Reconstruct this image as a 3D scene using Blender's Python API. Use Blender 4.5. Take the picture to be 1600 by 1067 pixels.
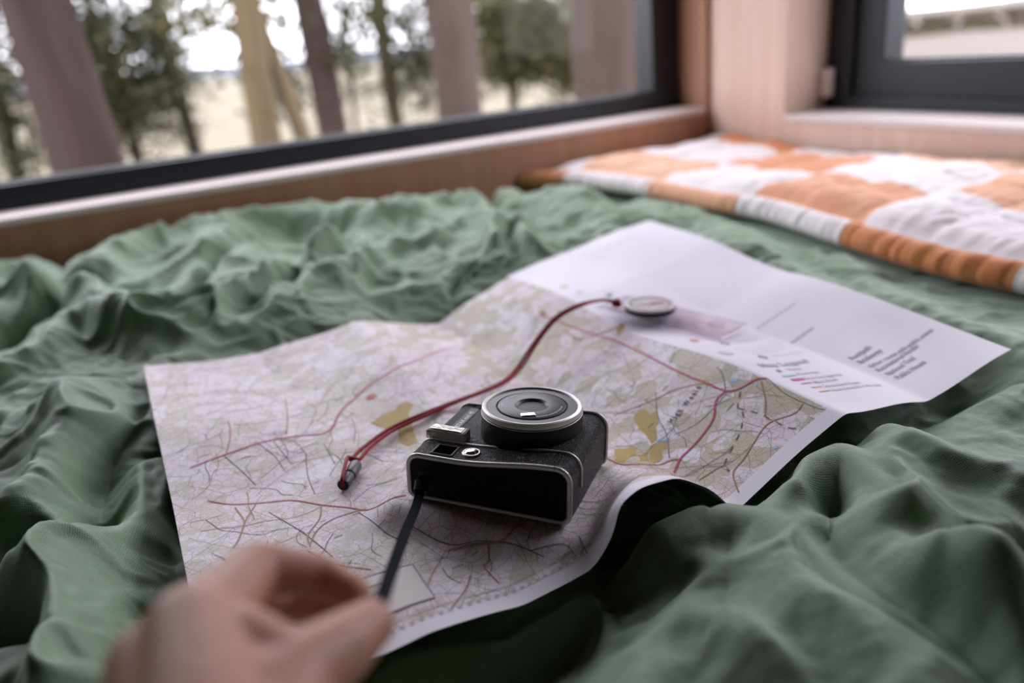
import bpy, bmesh, math, random, json
import numpy as np
from mathutils import Matrix, Vector

for o in list(bpy.data.objects): bpy.data.objects.remove(o)
scene = bpy.context.scene
COL = scene.collection

# ------------------------------------------------------------------ camera
cam_d = bpy.data.cameras.new('camera'); cam = bpy.data.objects.new('camera', cam_d); COL.objects.link(cam)
cam.matrix_world = Matrix(((.893393577, .243354857, -.377659013, 0), (-.438610271, .290364919, -.850475892, 0), (-.097308510, .925454822, .366148094, .30), (0, 0, 0, 1)))
cam_d.sensor_width = 36; cam_d.lens = 1180 / 1600 * 36; cam_d.clip_start = .01; cam_d.clip_end = 2000
cam_d.dof.use_dof = True; cam_d.dof.focus_distance = .53; cam_d.dof.aperture_fstop = 2.8
scene.camera = cam

# ------------------------------------------------------------------ sky, exposure
scene.view_settings.view_transform = 'Standard'; scene.view_settings.look = 'None'
scene.view_settings.gamma = 1; scene.view_settings.use_curve_mapping = False
scene.view_settings.exposure = 0.0
scene.cycles.max_bounces = 5; scene.cycles.diffuse_bounces = 3; scene.cycles.glossy_bounces = 2; scene.cycles.transparent_max_bounces = 8; scene.cycles.caustics_reflective = False; scene.cycles.caustics_refractive = False
world = bpy.data.worlds.new('sky'); scene.world = world; world.use_nodes = True
wt = world.node_tree; wt.nodes.clear()
w_out = wt.nodes.new('ShaderNodeOutputWorld'); w_bg = wt.nodes.new('ShaderNodeBackground')
w_bg.inputs['Color'].default_value = (.93, .90, 1.0, 1); w_bg.inputs['Strength'].default_value = 7.0
wt.links.new(w_bg.outputs[0], w_out.inputs[0])
try: world.cycles.sampling_method = 'AUTOMATIC'
except Exception: pass

def portal(name, loc, rot, sx, sy):
    l = bpy.data.lights.new(name, 'AREA'); l.shape = 'RECTANGLE'; l.size = sx; l.size_y = sy; l.cycles.is_portal = True
    o = bpy.data.objects.new(name, l); COL.objects.link(o); o.location = loc; o.rotation_euler = rot
portal('window_portal', (.27, 1.69, .62), (math.pi / 2, 0, math.pi), 1.94, 1.0)
portal('window_portal', (1.46, .70, .62), (math.pi / 2, 0, math.pi / 2), 1.12, 1.0)

# ---- the map sheet as a surface P(s,t): s = fold panels 0..6 left to right, t = 0..1 bottom to top
IX_O = np.array((.1101205, .4588735, .0076143))
IX_R = np.array(((.6849, .7208, .1063), (-.7260, .6876, .0147), (-.0625, -.0872, .9942)))
BOT = ((0, -.035, .320, .004), (1, .078, .327, .003), (1.5, .135, .330, -.008), (2, .188, .333, -.001), (3, .305, .340, -.012), (4, .412, .346, .029), (5, .508, .351, .003), (6, .620, .358, .017))
ARC = ((0, -.035, .320, .004), (1, .078, .327, .003), (1.5, .135, .330, -.008), (2, .188, .333, -.001), (2.12, .203, .334, .016), (2.25, .208, .334, .034), (2.4, .224, .335, .039), (2.62, .255, .337, .034), (2.8, .282, .338, .015), (3, .305, .340, -.012), (4, .412, .346, .029), (5, .508, .351, .003), (6, .620, .358, .017))
TOP = ((0, -.054, .860, .016), (1, .066, .874, -.007), (2, .187, .889, .001), (3, .297, .902, -.037), (4, .412, .916, .003), (5, .532, .930, .015), (6, .671, .947, .030))
def map_grid(NS=372, NT=240):
    s = np.linspace(0, 6, NS + 1); t = np.linspace(0, 1, NT + 1)
    def poly(keys, w):
        k = np.array(keys); a = np.arange(-.3, 6.3001, .01)
        o = []
        for j in (1, 2, 3):
            f = np.interp(a, k[:, 0], k[:, j])
            f += np.where(a < 0, a * (k[1, j] - k[0, j]) / (k[1, 0] - k[0, 0]), 0) + np.where(a > 6, (a - 6) * (k[-1, j] - k[-2, j]), 0)
            n = max(1, int(w / .01)); f = np.convolve(np.pad(f, n, mode='edge'), np.hanning(2 * n + 1) / np.hanning(2 * n + 1).sum(), 'valid')
            o.append(np.interp(s, a, f))
        return np.stack(o, -1)
    B, A, T = poly(BOT, .04), poly(ARC, .10), poly(TOP, .04)
    tt = t[:, None, None]
    P = (1 - tt) * (B + (A - B) * np.exp(-(tt / .10) ** 1.6)) + tt * T
    S, TT = np.meshgrid(s, t)
    tc = .42 + .06 * S / 6
    P[..., 2] -= .007 * np.clip(1 - np.sqrt((TT - tc) ** 2 + 1e-4) / .24, 0, 1)
    P[..., 2] += .0022 * np.sin(S * 2.1 + TT * 7) * np.sin(TT * 5.3 + S) + .0012 * np.sin(S * 5.7 - TT * 11)
    P[..., 2] += .006 * np.exp(-((S - 6) / .5) ** 2 - ((TT - .40) / .12) ** 2)
    # pressed flat under the camera
    q = (P - IX_O) @ IX_R
    d = np.hypot(np.maximum(np.maximum(-q[..., 0], q[..., 0] - .121), 0), np.maximum(np.maximum(-q[..., 1], q[..., 1] - .095), 0))
    w = np.clip(1 - (d - .006) / .030, 0, 1); w = w * w * (3 - 2 * w)
    P[..., 2] -= w * (q[..., 2] + .0006) / IX_R[2, 2]
    return P

DATA = json.loads(r"""{"magenta":[[[3.6739,0.7304],[3.7449,0.5916],[3.8268,0.4887],[3.8247,0.4224],[3.7596,0.2885],[3.7527,0.2174],[3.7592,0.175],[3.8272,0.1585],[3.952,0.1501],[4.0029,0.1381]],[[3.7592,0.175],[3.6552,0.1744],[3.5197,0.1514],[3.3694,0.1419],[3.2413,0.1367],[3.1136,0.1329],[2.9845,0.1162]],[[0.1585,0.5288],[0.3875,0.5433],[0.6886,0.5612],[0.9361,0.5551],[1.1486,0.5401],[1.3401,0.6048],[1.6343,0.6561],[1.7843,0.6692],[2.156,0.7048],[2.6771,0.7884]]],"red":[[[2.6945,0.1993],[2.7137,0.1778],[2.7526,0.1631],[2.9097,0.1484],[3.0524,0.1443],[3.1136,0.1329]],[[0.2057,0.4294],[0.3304,0.4063],[0.5295,0.3846],[0.6899,0.3643],[0.8401,0.3216],[1.0163,0.2841],[1.1591,0.2509],[1.3,0.2424]],[[3.6565,0.6231],[3.6512,0.5607],[3.8364,0.5346],[3.9839,0.5207],[4.2005,0.5246]]],"orange":[[[3.9202,0.058],[3.824,0.0551],[3.7019,0.0696],[3.6189,0.0719],[3.4737,0.0637],[3.3498,0.0558],[3.2507,0.0525],[3.1989,0.0453],[3.1181,0.0192]],[[3.954,0.1414],[3.8195,0.1069],[3.7014,0.0844],[3.7019,0.0696]],[[3.0505,0.0795],[3.2313,0.0723],[3.221,0.0565]],[[0.3498,0.3932],[0.3739,0.3471],[0.3198,0.3067],[0.2651,0.2825]],[[0.4829,0.3902],[0.3909,0.3518],[0.3198,0.3067]],[[0.8401,0.3216],[0.7844,0.285],[0.6799,0.2529],[0.662,0.2228]],[[0.6678,0.2283],[0.7395,0.257],[0.8576,0.2739],[1.083,0.2786]],[[3.157,0.306],[3.456,0.2715],[3.5935,0.2588],[3.7294,0.2248],[3.7562,0.1979]],[[1.5633,0.1073],[1.5008,0.0856],[1.4655,0.0826],[1.4759,0.0446]],[[1.3642,0.0718],[1.2951,0.0514],[1.1647,0.0264]],[[0.9947,0.7264],[0.9322,0.6391],[0.856,0.5696]],[[0.402,0.542],[0.4791,0.6026],[0.4986,0.6519]],[[1.351,0.1321],[1.4922,0.1201],[1.6664,0.0992],[1.9186,0.1237]],[[0.6368,0.2157],[0.7316,0.1704],[0.903,0.1365]]],"black":[[[3.5133,0.2855],[3.3376,0.2381],[3.2283,0.1901],[3.0749,0.1476]],[[4.0029,0.1381],[3.943,0.0928],[3.9408,0.0446],[3.9573,0.0263]],[[3.7592,0.175],[3.8752,0.207],[3.9157,0.2277]],[[0.628,0.5666],[0.7084,0.5124],[0.734,0.4572]],[[0.7493,0.5552],[0.7964,0.4704]],[[0.9191,0.4918],[0.858,0.4227],[0.8371,0.3595]],[[0.3875,0.5433],[0.4665,0.4882],[0.5187,0.4432]],[[1.0684,0.5026],[1.0628,0.4301]],[[1.7523,0.0657],[1.9305,0.0486],[1.9469,0.0256]],[[2.0413,0.0488],[2.0206,0.0347],[2.0061,0.019]],[[1.2293,0.1928],[1.3695,0.1403],[1.516,0.1204]],[[1.516,0.1204],[1.6785,0.0874],[1.7934,0.0492]],[[3.7778,0.1711],[3.4636,0.1664],[3.2583,0.1805]],[[0.53,0.3532],[0.6528,0.2691],[0.7475,0.1832]],[[1.0194,0.2741],[1.0857,0.2067],[1.1795,0.1685]]],"rail":[[[3.8006,0.1532],[3.675,0.1333],[3.6543,0.1183],[3.5203,0.0967],[3.3992,0.0862],[3.2375,0.0702],[3.221,0.0565]],[[3.675,0.1333],[3.7037,0.0984],[3.7019,0.0696],[3.6999,0.0421],[3.7468,0.023]]],"ochre_area":[[[3.2008,0.265],[3.2556,0.2768],[3.3199,0.2733],[3.3374,0.2667],[3.3124,0.2518],[3.372,0.2494],[3.2857,0.2222],[3.2467,0.2209],[3.162,0.1962],[3.1007,0.1953],[3.1393,0.2171],[3.1529,0.2353]],[[3.0852,0.1935],[3.149,0.1871],[3.1837,0.1798],[3.1302,0.1671],[3.0969,0.1707],[3.0514,0.1559],[2.9455,0.1539],[2.9722,0.1689]],[[2.8559,0.2208],[2.9036,0.2132],[2.9928,0.2174],[2.9992,0.2086],[2.9359,0.191],[2.8362,0.179],[2.7578,0.1684],[2.7252,0.1813]],[[2.94,0.184],[3.0123,0.1874],[3.0086,0.1805],[2.9397,0.164],[2.8784,0.1629]],[[1.4633,0.5315],[1.6052,0.5473],[1.7094,0.5491],[1.8395,0.5641],[1.861,0.5411],[1.779,0.5189],[1.6896,0.4265],[1.6089,0.4247],[1.5748,0.4489],[1.6474,0.479],[1.5707,0.4912],[1.5256,0.5109]],[[3.6968,0.7381],[3.7469,0.732],[3.7232,0.7102],[3.6512,0.7059]],[[3.9612,0.521],[4.0613,0.5264],[4.0198,0.5026],[3.8987,0.4955]]],"lake":[[[3.8719,0.1905],[3.8958,0.1761],[3.8622,0.1731],[3.8408,0.1822]],[[3.9176,0.147],[3.9234,0.1409],[3.8864,0.1391],[3.8878,0.1441]],[[3.5281,0.0355],[3.5392,0.0313],[3.5181,0.0289],[3.501,0.032]],[[3.1427,0.1956],[3.1993,0.1913],[3.2352,0.1784],[3.1968,0.179],[3.1417,0.1893]]],"rings":[[1.6112,0.6179],[0.8203,0.5793],[1.7289,0.6771]],"high":[[3.3321,0.2049],[3.6985,0.2178]],"legend":{"title":[4.1745,0.1782],"icon":[4.2563,0.1581],"blue":[4.2544,0.1386],"mag":[4.2659,0.1218],"mline":[4.265,0.1059],"rline":[4.2807,0.0895],"yline":[4.2785,0.0742],"t1":[4.3895,0.1582],"t2":[4.3656,0.139],"t3":[4.3676,0.122],"t4":[4.3693,0.1053],"t5":[4.3813,0.0884],"t6":[4.377,0.0728],"w1":[5.0917,0.1428],"w2":[5.0964,0.1275],"w3":[5.1003,0.1101],"w4":[5.0975,0.0944],"w5":[5.0985,0.0785],"w6":[5.1032,0.0624],"n1":[5.0474,0.3453],"n2":[5.0059,0.2528],"o1":[4.1762,0.7834],"b1":[4.1775,0.7203],"g1":[4.3882,0.6632],"o2":[4.226,0.3485],"g2":[4.416,0.3084],"p2":[4.1724,0.2588],"g3":[4.419,0.2201],"l1":[4.5513,0.3109],"l2":[4.3278,0.2677],"l3":[4.3513,0.2541],"l4":[4.5411,0.2217],"k1":[4.205,0.9668],"k2":[4.1865,0.8996],"k3":[4.4064,0.8081],"h1":[4.9923,0.9086],"h2":[5.3133,0.8864],"l5":[4.7132,0.3562],"l6":[4.5252,0.2686],"l7":[4.601,0.2555]},"box":[[0.9672,0.0982],[1.08,0.0294],[1.0951,0.0192],[0.8423,0.0267]],"fold":[[[[-0.2864,1.3443],[-0.2505,1.4606],[-0.2037,1.4556],[-0.153,1.3271]],0.034,0.035],[[[-0.1527,1.2351],[-0.1026,1.3814],[-0.0113,1.5118],[0.1016,1.5252],[0.2433,1.4494],[0.3359,1.3821],[0.4151,1.322]],0.06,0.055],[[[0.4468,1.426],[0.5442,1.4146],[0.6088,1.3561],[0.669,1.2822],[0.6795,1.1805]],0.035,0.05],[[[-0.2615,1.3207],[-0.1824,1.2791],[-0.1207,1.2285],[-0.0695,1.0817],[-0.0373,0.9816]],0.03,0.02],[[[-0.2557,1.1375],[-0.2183,1.1955],[-0.1809,1.2196],[-0.129,1.269]],-0.05,0.028],[[[-0.1921,0.9388],[-0.1703,0.9679],[-0.1551,1.0203],[-0.1299,1.0659],[-0.1002,1.052],[-0.0633,0.9951],[0.0088,0.9704]],0.036,0.022],[[[0.0088,0.9512],[0.0438,1.0038],[0.0979,1.0456],[0.1399,1.0888],[0.2186,1.1285]],0.042,0.022],[[[-0.0428,1.1394],[0.0138,1.1542],[0.067,1.2757],[0.1359,1.3652]],-0.028,0.018],[[[0.0767,0.8046],[0.0941,0.8955],[0.1179,0.9694],[0.1673,1.0561],[0.2277,1.1345]],0.03,0.02],[[[0.1332,0.9695],[0.1578,1.0834],[0.2094,1.1886],[0.2636,1.2901]],-0.022,0.016],[[[0.1204,0.7786],[0.1524,0.9349],[0.2122,1.0494],[0.2992,1.1168],[0.3897,1.1329]],0.034,0.026],[[[0.1555,0.8555],[0.2373,0.9176],[0.2883,0.8549]],0.03,0.03],[[[0.2691,0.8052],[0.2917,0.8865],[0.3378,0.9529],[0.3956,0.9892]],-0.03,0.014],[[[0.2616,0.8872],[0.4037,0.9649],[0.4861,1.097],[0.5628,1.311],[0.5582,1.4468]],0.03,0.022],[[[0.4475,0.9737],[0.496,1.0768],[0.5644,1.2649],[0.6281,1.453]],-0.025,0.014],[[[0.6186,1.3841],[0.5259,1.131],[0.4546,0.9208],[0.4429,0.8651]],0.03,0.02],[[[0.7182,1.3221],[0.6457,1.0056],[0.697,0.9912]],0.022,0.04],[[[0.7885,1.1197],[0.7521,0.9177],[0.6932,0.7194],[0.6377,0.5736],[0.5853,0.4423],[0.5686,0.3148]],0.016,0.035],[[[0.7618,0.6782],[0.6947,0.5297],[0.667,0.4366],[0.6514,0.3658]],0.01,0.025],[[[-0.1687,0.5961],[-0.1557,0.6206],[-0.1359,0.6366],[-0.1218,0.7327],[-0.1003,0.7896],[-0.0572,0.7952]],0.03,0.026],[[[-0.11,0.4962],[-0.088,0.5038],[-0.0685,0.5346],[-0.0616,0.5808],[-0.0554,0.6363],[-0.0349,0.6595]],0.026,0.02],[[[-0.1065,0.5966],[-0.0993,0.6583],[-0.085,0.7144],[-0.0565,0.772]],-0.022,0.018],[[[-0.0839,0.4621],[-0.0517,0.4425],[-0.0195,0.4678],[-0.0092,0.4884]],0.024,0.026],[[[-0.0394,0.561],[-0.0299,0.6341],[-0.0377,0.6799]],-0.03,0.03],[[[-0.1645,0.6012],[-0.1346,0.5906],[-0.1184,0.5381],[-0.1034,0.4771],[-0.0906,0.4171]],0.02,0.016],[[[-0.1719,0.6114],[-0.1474,0.5766],[-0.1363,0.5437]],-0.04,0.018],[[[-0.1569,0.4978],[-0.1327,0.4662]],-0.03,0.018],[[[-0.1466,0.5202],[-0.1247,0.4804],[-0.113,0.4402],[-0.105,0.3932]],0.02,0.014],[[[-0.0863,0.4339],[-0.0758,0.4462],[-0.0701,0.4629]],-0.022,0.012],[[[-0.1048,0.3819],[-0.0908,0.4083],[-0.0747,0.4342],[-0.0568,0.4428]],0.018,0.018],[[[-0.1755,0.8327],[-0.1339,0.8013],[-0.0928,0.738],[-0.0482,0.7533]],0.012,0.016],[[[0.2177,0.3136],[0.2485,0.3164],[0.2687,0.3108],[0.285,0.298],[0.2792,0.2636],[0.2681,0.2137],[0.261,0.1818],[0.2548,0.1514]],0.022,0.03],[[[0.2993,0.2723],[0.2938,0.226],[0.2902,0.1919],[0.2852,0.1549]],-0.03,0.02],[[[0.3223,0.315],[0.352,0.3237],[0.3775,0.3212],[0.3623,0.2776],[0.3439,0.2405],[0.3172,0.2008],[0.2991,0.1587]],0.026,0.03],[[[0.3135,0.3105],[0.3361,0.322],[0.3587,0.3357]],-0.03,0.014],[[[0.4262,0.3227],[0.43,0.3026],[0.4293,0.2694],[0.4527,0.2429]],0.022,0.022],[[[0.3479,0.2366],[0.3697,0.2243],[0.3942,0.1958]],-0.026,0.022],[[[0.3625,0.2457],[0.3746,0.2222],[0.4025,0.2108]],0.018,0.018],[[[0.3149,0.202],[0.329,0.1842],[0.3447,0.1685]],0.02,0.022],[[[0.1828,0.3027],[0.1666,0.2545],[0.1504,0.2262]],0.012,0.016],[[[0.2,0.2666],[0.2107,0.2482],[0.2118,0.2211],[0.2097,0.19]],0.012,0.014],[[[0.1262,0.2966],[0.1287,0.2732],[0.1154,0.2432]],0.016,0.016],[[[0.0608,0.314],[0.0913,0.3165],[0.124,0.3192],[0.1712,0.3278]],-0.03,0.02],[[[0.2973,0.3131],[0.2818,0.3588],[0.2484,0.3723]],-0.02,0.02]],"crest":[[-1.2,0.0037],[-0.236,0.0037],[-0.193,-0.0001],[-0.154,-0.0517],[-0.102,-0.0284],[-0.05,-0.0063],[0.0,0.0205],[0.051,0.0559],[0.103,0.0609],[0.156,0.0132],[0.21,-0.0109],[0.266,-0.0128],[0.324,-0.0148],[0.384,-0.0122],[0.446,-0.0094],[0.512,-0.0022],[0.578,-0.0515],[0.648,-0.0284],[0.72,-0.0286],[1.1,0.0]],"fold2":[[[[0.238,0.3285],[0.2607,0.3255],[0.2784,0.316],[0.2902,0.3004],[0.2857,0.2696],[0.2766,0.2204],[0.2694,0.1875]],0.012,0.026],[[[0.328,0.3094],[0.3553,0.3194],[0.38,0.3204],[0.3676,0.2816],[0.349,0.244]],0.022,0.022],[[[0.4304,0.3206],[0.4349,0.3013],[0.4324,0.2713],[0.456,0.2446]],0.02,0.016]],"hand":{"wrist":[-0.02411,0.14031,0.13889],"fore":[-0.03074,0.0974,0.12804],"tC":[-0.01193,0.16493,0.13302],"tM":[0.00088,0.18806,0.13226],"wA":[-0.00958,0.20144,0.14069],"wB":[0.00101,0.19076,0.13229],"tI":[0.01732,0.19979,0.12677],"tT":[0.03011,0.20974,0.12315],"iM":[-0.02118,0.21014,0.14496],"iP":[0.00016,0.24287,0.1379],"iD":[0.02028,0.24233,0.12603],"iT":[0.02995,0.23128,0.12098],"mM":[-0.03342,0.21017,0.1371],"mP":[-0.0127,0.26725,0.1155],"mD":[0.01018,0.27093,0.09817],"mT":[0.02819,0.25466,0.09521],"rM":[-0.03792,0.20305,0.12925],"rP":[-0.02746,0.25157,0.10744],"rD":[-0.0095,0.24547,0.09807],"rT":[-0.00679,0.22622,0.10308],"pM":[-0.03719,0.19123,0.12481],"pP":[-0.02972,0.22876,0.10509],"pD":[-0.01649,0.22303,0.10004],"pT":[-0.01342,0.20726,0.10484]},"pinch":[[0.03648,0.22313,0.11839],[0.03024,0.21795,0.11418],[0.02118,0.21205,0.11076]],"strap":[[0.11891,0.44724,0.02294],[0.10777,0.42565,0.02141],[0.08289,0.36451,0.04591],[0.05894,0.29642,0.078],[0.04254,0.24222,0.108],[0.03648,0.22313,0.11839],[0.03024,0.21795,0.11418],[0.02118,0.21205,0.11076]],"cord":[[0.42389,0.6655,0.02627],[0.40596,0.6652,0.03279],[0.37115,0.65333,0.03909],[0.34347,0.65614,0.03011],[0.31797,0.65426,0.01147],[0.29196,0.64491,-0.00701],[0.26689,0.62673,-0.00958],[0.23642,0.61247,-0.00693],[0.20767,0.60676,-0.00546],[0.1703,0.60063,-0.00591],[0.13749,0.59419,-0.00754],[0.10933,0.57169,-0.00437],[0.0929,0.54895,-3e-05]],"toggle":[[0.09262,0.54145,-0.00219],[0.07702,0.51563,0.00033]],"compass":[[0.43607,0.69024,0.01387],[0.44947,0.64271,0.01288],[0.4796,0.54228,0.01025]],"tree":{"A":[[-0.2786,4.5916,0.7148],[-0.2754,4.5918,-0.0879],0.1737],"B":[[0.4811,8.9871,1.0436],[0.518,8.9851,-0.4594],0.073],"C":[[-0.0756,9.9997,0.1751],[-0.0704,9.9998,-0.5017],0.0586],"D":[[0.9488,6.127,0.7656],[0.9015,6.1341,-0.1886],0.1085],"D2":[[1.0292,6.2154,0.5069],[1.1466,6.1948,-0.192],0.0632],"E":[[1.7182,7.8133,0.8599],[1.7473,7.8069,-0.3424],0.1456],"Fo":[[2.666,8.5961,0.8644],[2.6776,8.5925,-0.4024],0.0848],"J":[[3.3208,12.5687,0.6123],[3.2212,12.5946,-0.7397],0.0358],"G":[[2.4733,6.011,0.6541],[2.4393,6.0249,-0.2242],0.1905],"H":[[5.2723,10.7797,0.8794],[5.2367,10.7971,-0.5889],0.0713],"I":[[2.4185,3.6757,0.4563],[2.4137,3.6789,-0.0279],0.207],"K":[[-0.9742,9.9524,1.2237],[-1.2854,9.917,-0.6255],0.068]},"leaf":{"K":[[-1.106,9.939,0.295,0.381,0.593,700],[-1.026,9.947,0.86,0.508,0.508,700],[-1.189,9.929,-0.295,0.254,0.212,120],[-1.519,9.884,0.343,0.678,1.356,900]],"B":[[-0.19,8.998,0.918,0.61,0.381,900],[0.202,8.998,0.65,0.458,0.458,800],[-0.371,8.992,0.464,0.458,0.381,600],[0.035,9.0,0.238,0.381,0.305,450],[0.57,8.982,0.919,0.458,0.267,500],[0.407,8.991,0.385,0.267,0.343,250],[-0.423,8.99,0.878,0.305,0.458,350]],"C":[[-0.271,9.996,0.06,0.424,0.297,550],[-0.05,10.0,-0.108,0.508,0.254,500],[-0.423,9.991,0.215,0.339,0.254,300],[0.249,9.997,-0.004,0.339,0.169,150]],"D":[[0.725,6.359,0.406,0.217,0.108,60],[0.776,6.353,0.732,0.271,0.108,110]],"E":[[1.485,8.064,0.556,0.243,0.417,330],[1.404,8.079,0.151,0.174,0.208,180],[2.106,7.925,0.671,0.278,0.278,200],[1.976,7.958,0.271,0.208,0.278,110]],"Fo":[[3.001,8.485,0.446,0.267,0.458,500],[2.981,8.492,0.048,0.191,0.267,260],[2.452,8.66,0.758,0.305,0.229,200],[2.906,8.518,0.714,0.305,0.191,250],[2.583,8.621,-0.114,0.305,0.137,80]],"H":[[5.157,10.836,0.721,0.61,0.407,900],[5.811,10.499,0.562,0.61,0.407,1200],[5.031,10.895,0.298,0.407,0.407,500],[5.535,10.647,0.199,0.508,0.356,900],[5.945,10.424,0.109,0.356,0.407,600],[5.255,10.788,-0.084,0.305,0.203,200],[5.958,10.416,-0.343,0.153,0.254,100]],"J":[[3.34,12.564,0.61,0.275,0.441,150],[3.373,12.555,-0.061,0.331,0.331,90]]},"txt":{"high":[[3.3328,0.202],[3.7054,0.2178]],"title":[[4.1745,0.1782],[4.7348,0.1723]],"t1":[[4.3696,0.1562],[4.5127,0.1537]],"t2":[[4.3523,0.1369],[4.5957,0.1316]],"t3":[[4.3419,0.1179],[4.7333,0.1085]],"t4":[[4.3444,0.1015],[4.592,0.0962]],"t5":[[4.3518,0.0851],[4.7133,0.0733]],"t6":[[4.3532,0.0694],[4.8653,0.0569]],"w1":[[5.0997,0.1441],[5.3721,0.1517]],"w2":[[5.0964,0.1275],[5.3898,0.1335]],"w3":[[5.1003,0.1101],[5.8703,0.1125]],"w4":[[5.0975,0.0944],[5.6166,0.1018]],"w5":[[5.1019,0.0779],[5.4557,0.0837]],"w6":[[5.1066,0.0618],[5.4585,0.0652]],"n1":[[5.0343,0.3457],[5.5324,0.3487]],"n2":[[4.9988,0.2544],[5.2932,0.2615]],"blue":[[4.185,0.1385],[4.3286,0.1381]],"mag":[[4.1918,0.1222],[4.3319,0.1213]],"mline":[[4.1983,0.1062],[4.3236,0.1055]],"rline":[[4.2161,0.0901],[4.3372,0.0887]],"yline":[[4.2151,0.0749],[4.3338,0.0733]],"l1":[[4.5753,0.314],[4.922,0.3092]],"l2":[[4.3398,0.2716],[4.9143,0.2663]],"l3":[[4.3513,0.2541],[4.8657,0.2506]],"l4":[[4.5473,0.2214],[4.8731,0.2134]],"l5":[[4.6949,0.3491],[4.925,0.3439]],"l6":[[4.3955,0.2402],[4.7893,0.2375]],"l7":[[4.8394,0.3643],[4.9868,0.3557]],"k1":[[4.205,0.9668],[4.2885,0.9677]],"k2":[[4.1562,0.9113],[4.4096,0.9001]],"k3":[[4.3551,0.797],[4.7019,0.8023]],"k4":[[4.1585,0.8734],[4.911,0.8528]],"h1":[[4.8494,0.9402],[5.4967,0.9046]],"h2":[[4.8502,0.8997],[5.2022,0.8925]]}}""")

# ------------------------------------------------------------------ helpers
def link(name, me, mat=None, parent=None, smooth=False):
    if mat is not None and not me.materials: me.materials.append(mat)
    o = bpy.data.objects.new(name, me); COL.objects.link(o)
    if parent is not None: o.parent = parent
    if smooth: me.polygons.foreach_set('use_smooth', [True] * len(me.polygons))
    return o
def tag(o, label=None, cat=None, group=None, kind=None):
    if label: o['label'] = label
    if cat: o['category'] = cat
    if group: o['group'] = group
    if kind: o['kind'] = kind
    return o
def empty(name, loc=(0, 0, 0)):
    o = bpy.data.objects.new(name, None); COL.objects.link(o); o.location = loc; o.empty_display_size = .05; return o
def py_mesh(name, V, F):
    me = bpy.data.meshes.new(name); me.from_pydata([tuple(map(float, v)) for v in V], [], F); me.update(); return me
def grid_mesh(name, P, uv=None, flip=False):
    h, w = P.shape[:2]; me = bpy.data.meshes.new(name)
    idx = np.arange(h * w).reshape(h, w)
    q = np.stack([idx[:-1, :-1], idx[:-1, 1:], idx[1:, 1:], idx[1:, :-1]], -1).reshape(-1, 4)
    if flip: q = q[:, ::-1]
    n = len(q)
    me.vertices.add(h * w); me.vertices.foreach_set('co', np.ascontiguousarray(P.reshape(-1), dtype=np.float32))
    me.loops.add(n * 4); me.loops.foreach_set('vertex_index', np.ascontiguousarray(q.reshape(-1), dtype=np.int32))
    me.polygons.add(n); me.polygons.foreach_set('loop_start', np.arange(0, n * 4, 4, dtype=np.int32))
    me.polygons.foreach_set('loop_total', np.full(n, 4, dtype=np.int32))
    me.polygons.foreach_set('use_smooth', np.ones(n, dtype=bool))
    me.update(calc_edges=True); me.validate()
    if uv is not None:
        l = me.uv_layers.new(name='UVMap'); l.data.foreach_set('uv', np.ascontiguousarray(uv.reshape(-1, 2)[q.reshape(-1)].reshape(-1), dtype=np.float32))
    return me
def box_bm(bm, lo, hi, bev=0):
    m = Matrix.Translation([(a + b) / 2 for a, b in zip(lo, hi)]) @ Matrix.Diagonal([b - a for a, b in zip(lo, hi)] + [1])
    r = bmesh.ops.create_cube(bm, size=1, matrix=m)
    if bev:
        es = {e for v in r['verts'] for e in v.link_edges}
        bmesh.ops.bevel(bm, geom=list(es), offset=bev, segments=2, profile=.5, affect='EDGES')
def box(name, lo, hi, mat, parent=None, bev=0):
    bm = bmesh.new(); box_bm(bm, lo, hi, bev); me = bpy.data.meshes.new(name); bm.to_mesh(me); bm.free(); return link(name, me, mat, parent)
def lathe(name, prof, mat, parent=None, n=64, axis_o=(0, 0, 0), closed=False):
    V = []; F = []
    for k in range(n):
        a = 2 * math.pi * k / n
        for r, z in prof: V.append((axis_o[0] + r * math.cos(a), axis_o[1] + r * math.sin(a), axis_o[2] + z))
    m = len(prof)
    for k in range(n):
        k2 = (k + 1) % n
        for j in range(m - 1 if not closed else m):
            j2 = (j + 1) % m
            F.append((k * m + j, k2 * m + j, k2 * m + j2, k * m + j2))
    me = py_mesh(name, V, F); bm = bmesh.new(); bm.from_mesh(me); bmesh.ops.remove_doubles(bm, verts=bm.verts, dist=1e-6)
    bmesh.ops.recalc_face_normals(bm, faces=bm.faces); bm.to_mesh(me); bm.free()
    o = link(name, me, mat, parent, True); edge_split(o); return o
def edge_split(o, deg=35):
    m = o.modifiers.new('edges', 'EDGE_SPLIT'); m.split_angle = math.radians(deg)
def catmull(pts, n):
    p = np.array(pts, float); p = np.vstack([2 * p[0] - p[1], p, 2 * p[-1] - p[-2]]); out = []
    for i in range(1, len(p) - 2):
        for k in range(n):
            t = k / n
            out.append(.5 * (2 * p[i] + (p[i + 1] - p[i - 1]) * t + (2 * p[i - 1] - 5 * p[i] + 4 * p[i + 1] - p[i + 2]) * t * t + (3 * p[i] - p[i - 1] - 3 * p[i + 1] + p[i + 2]) * t ** 3))
    out.append(p[-2]); return np.array(out)
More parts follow.
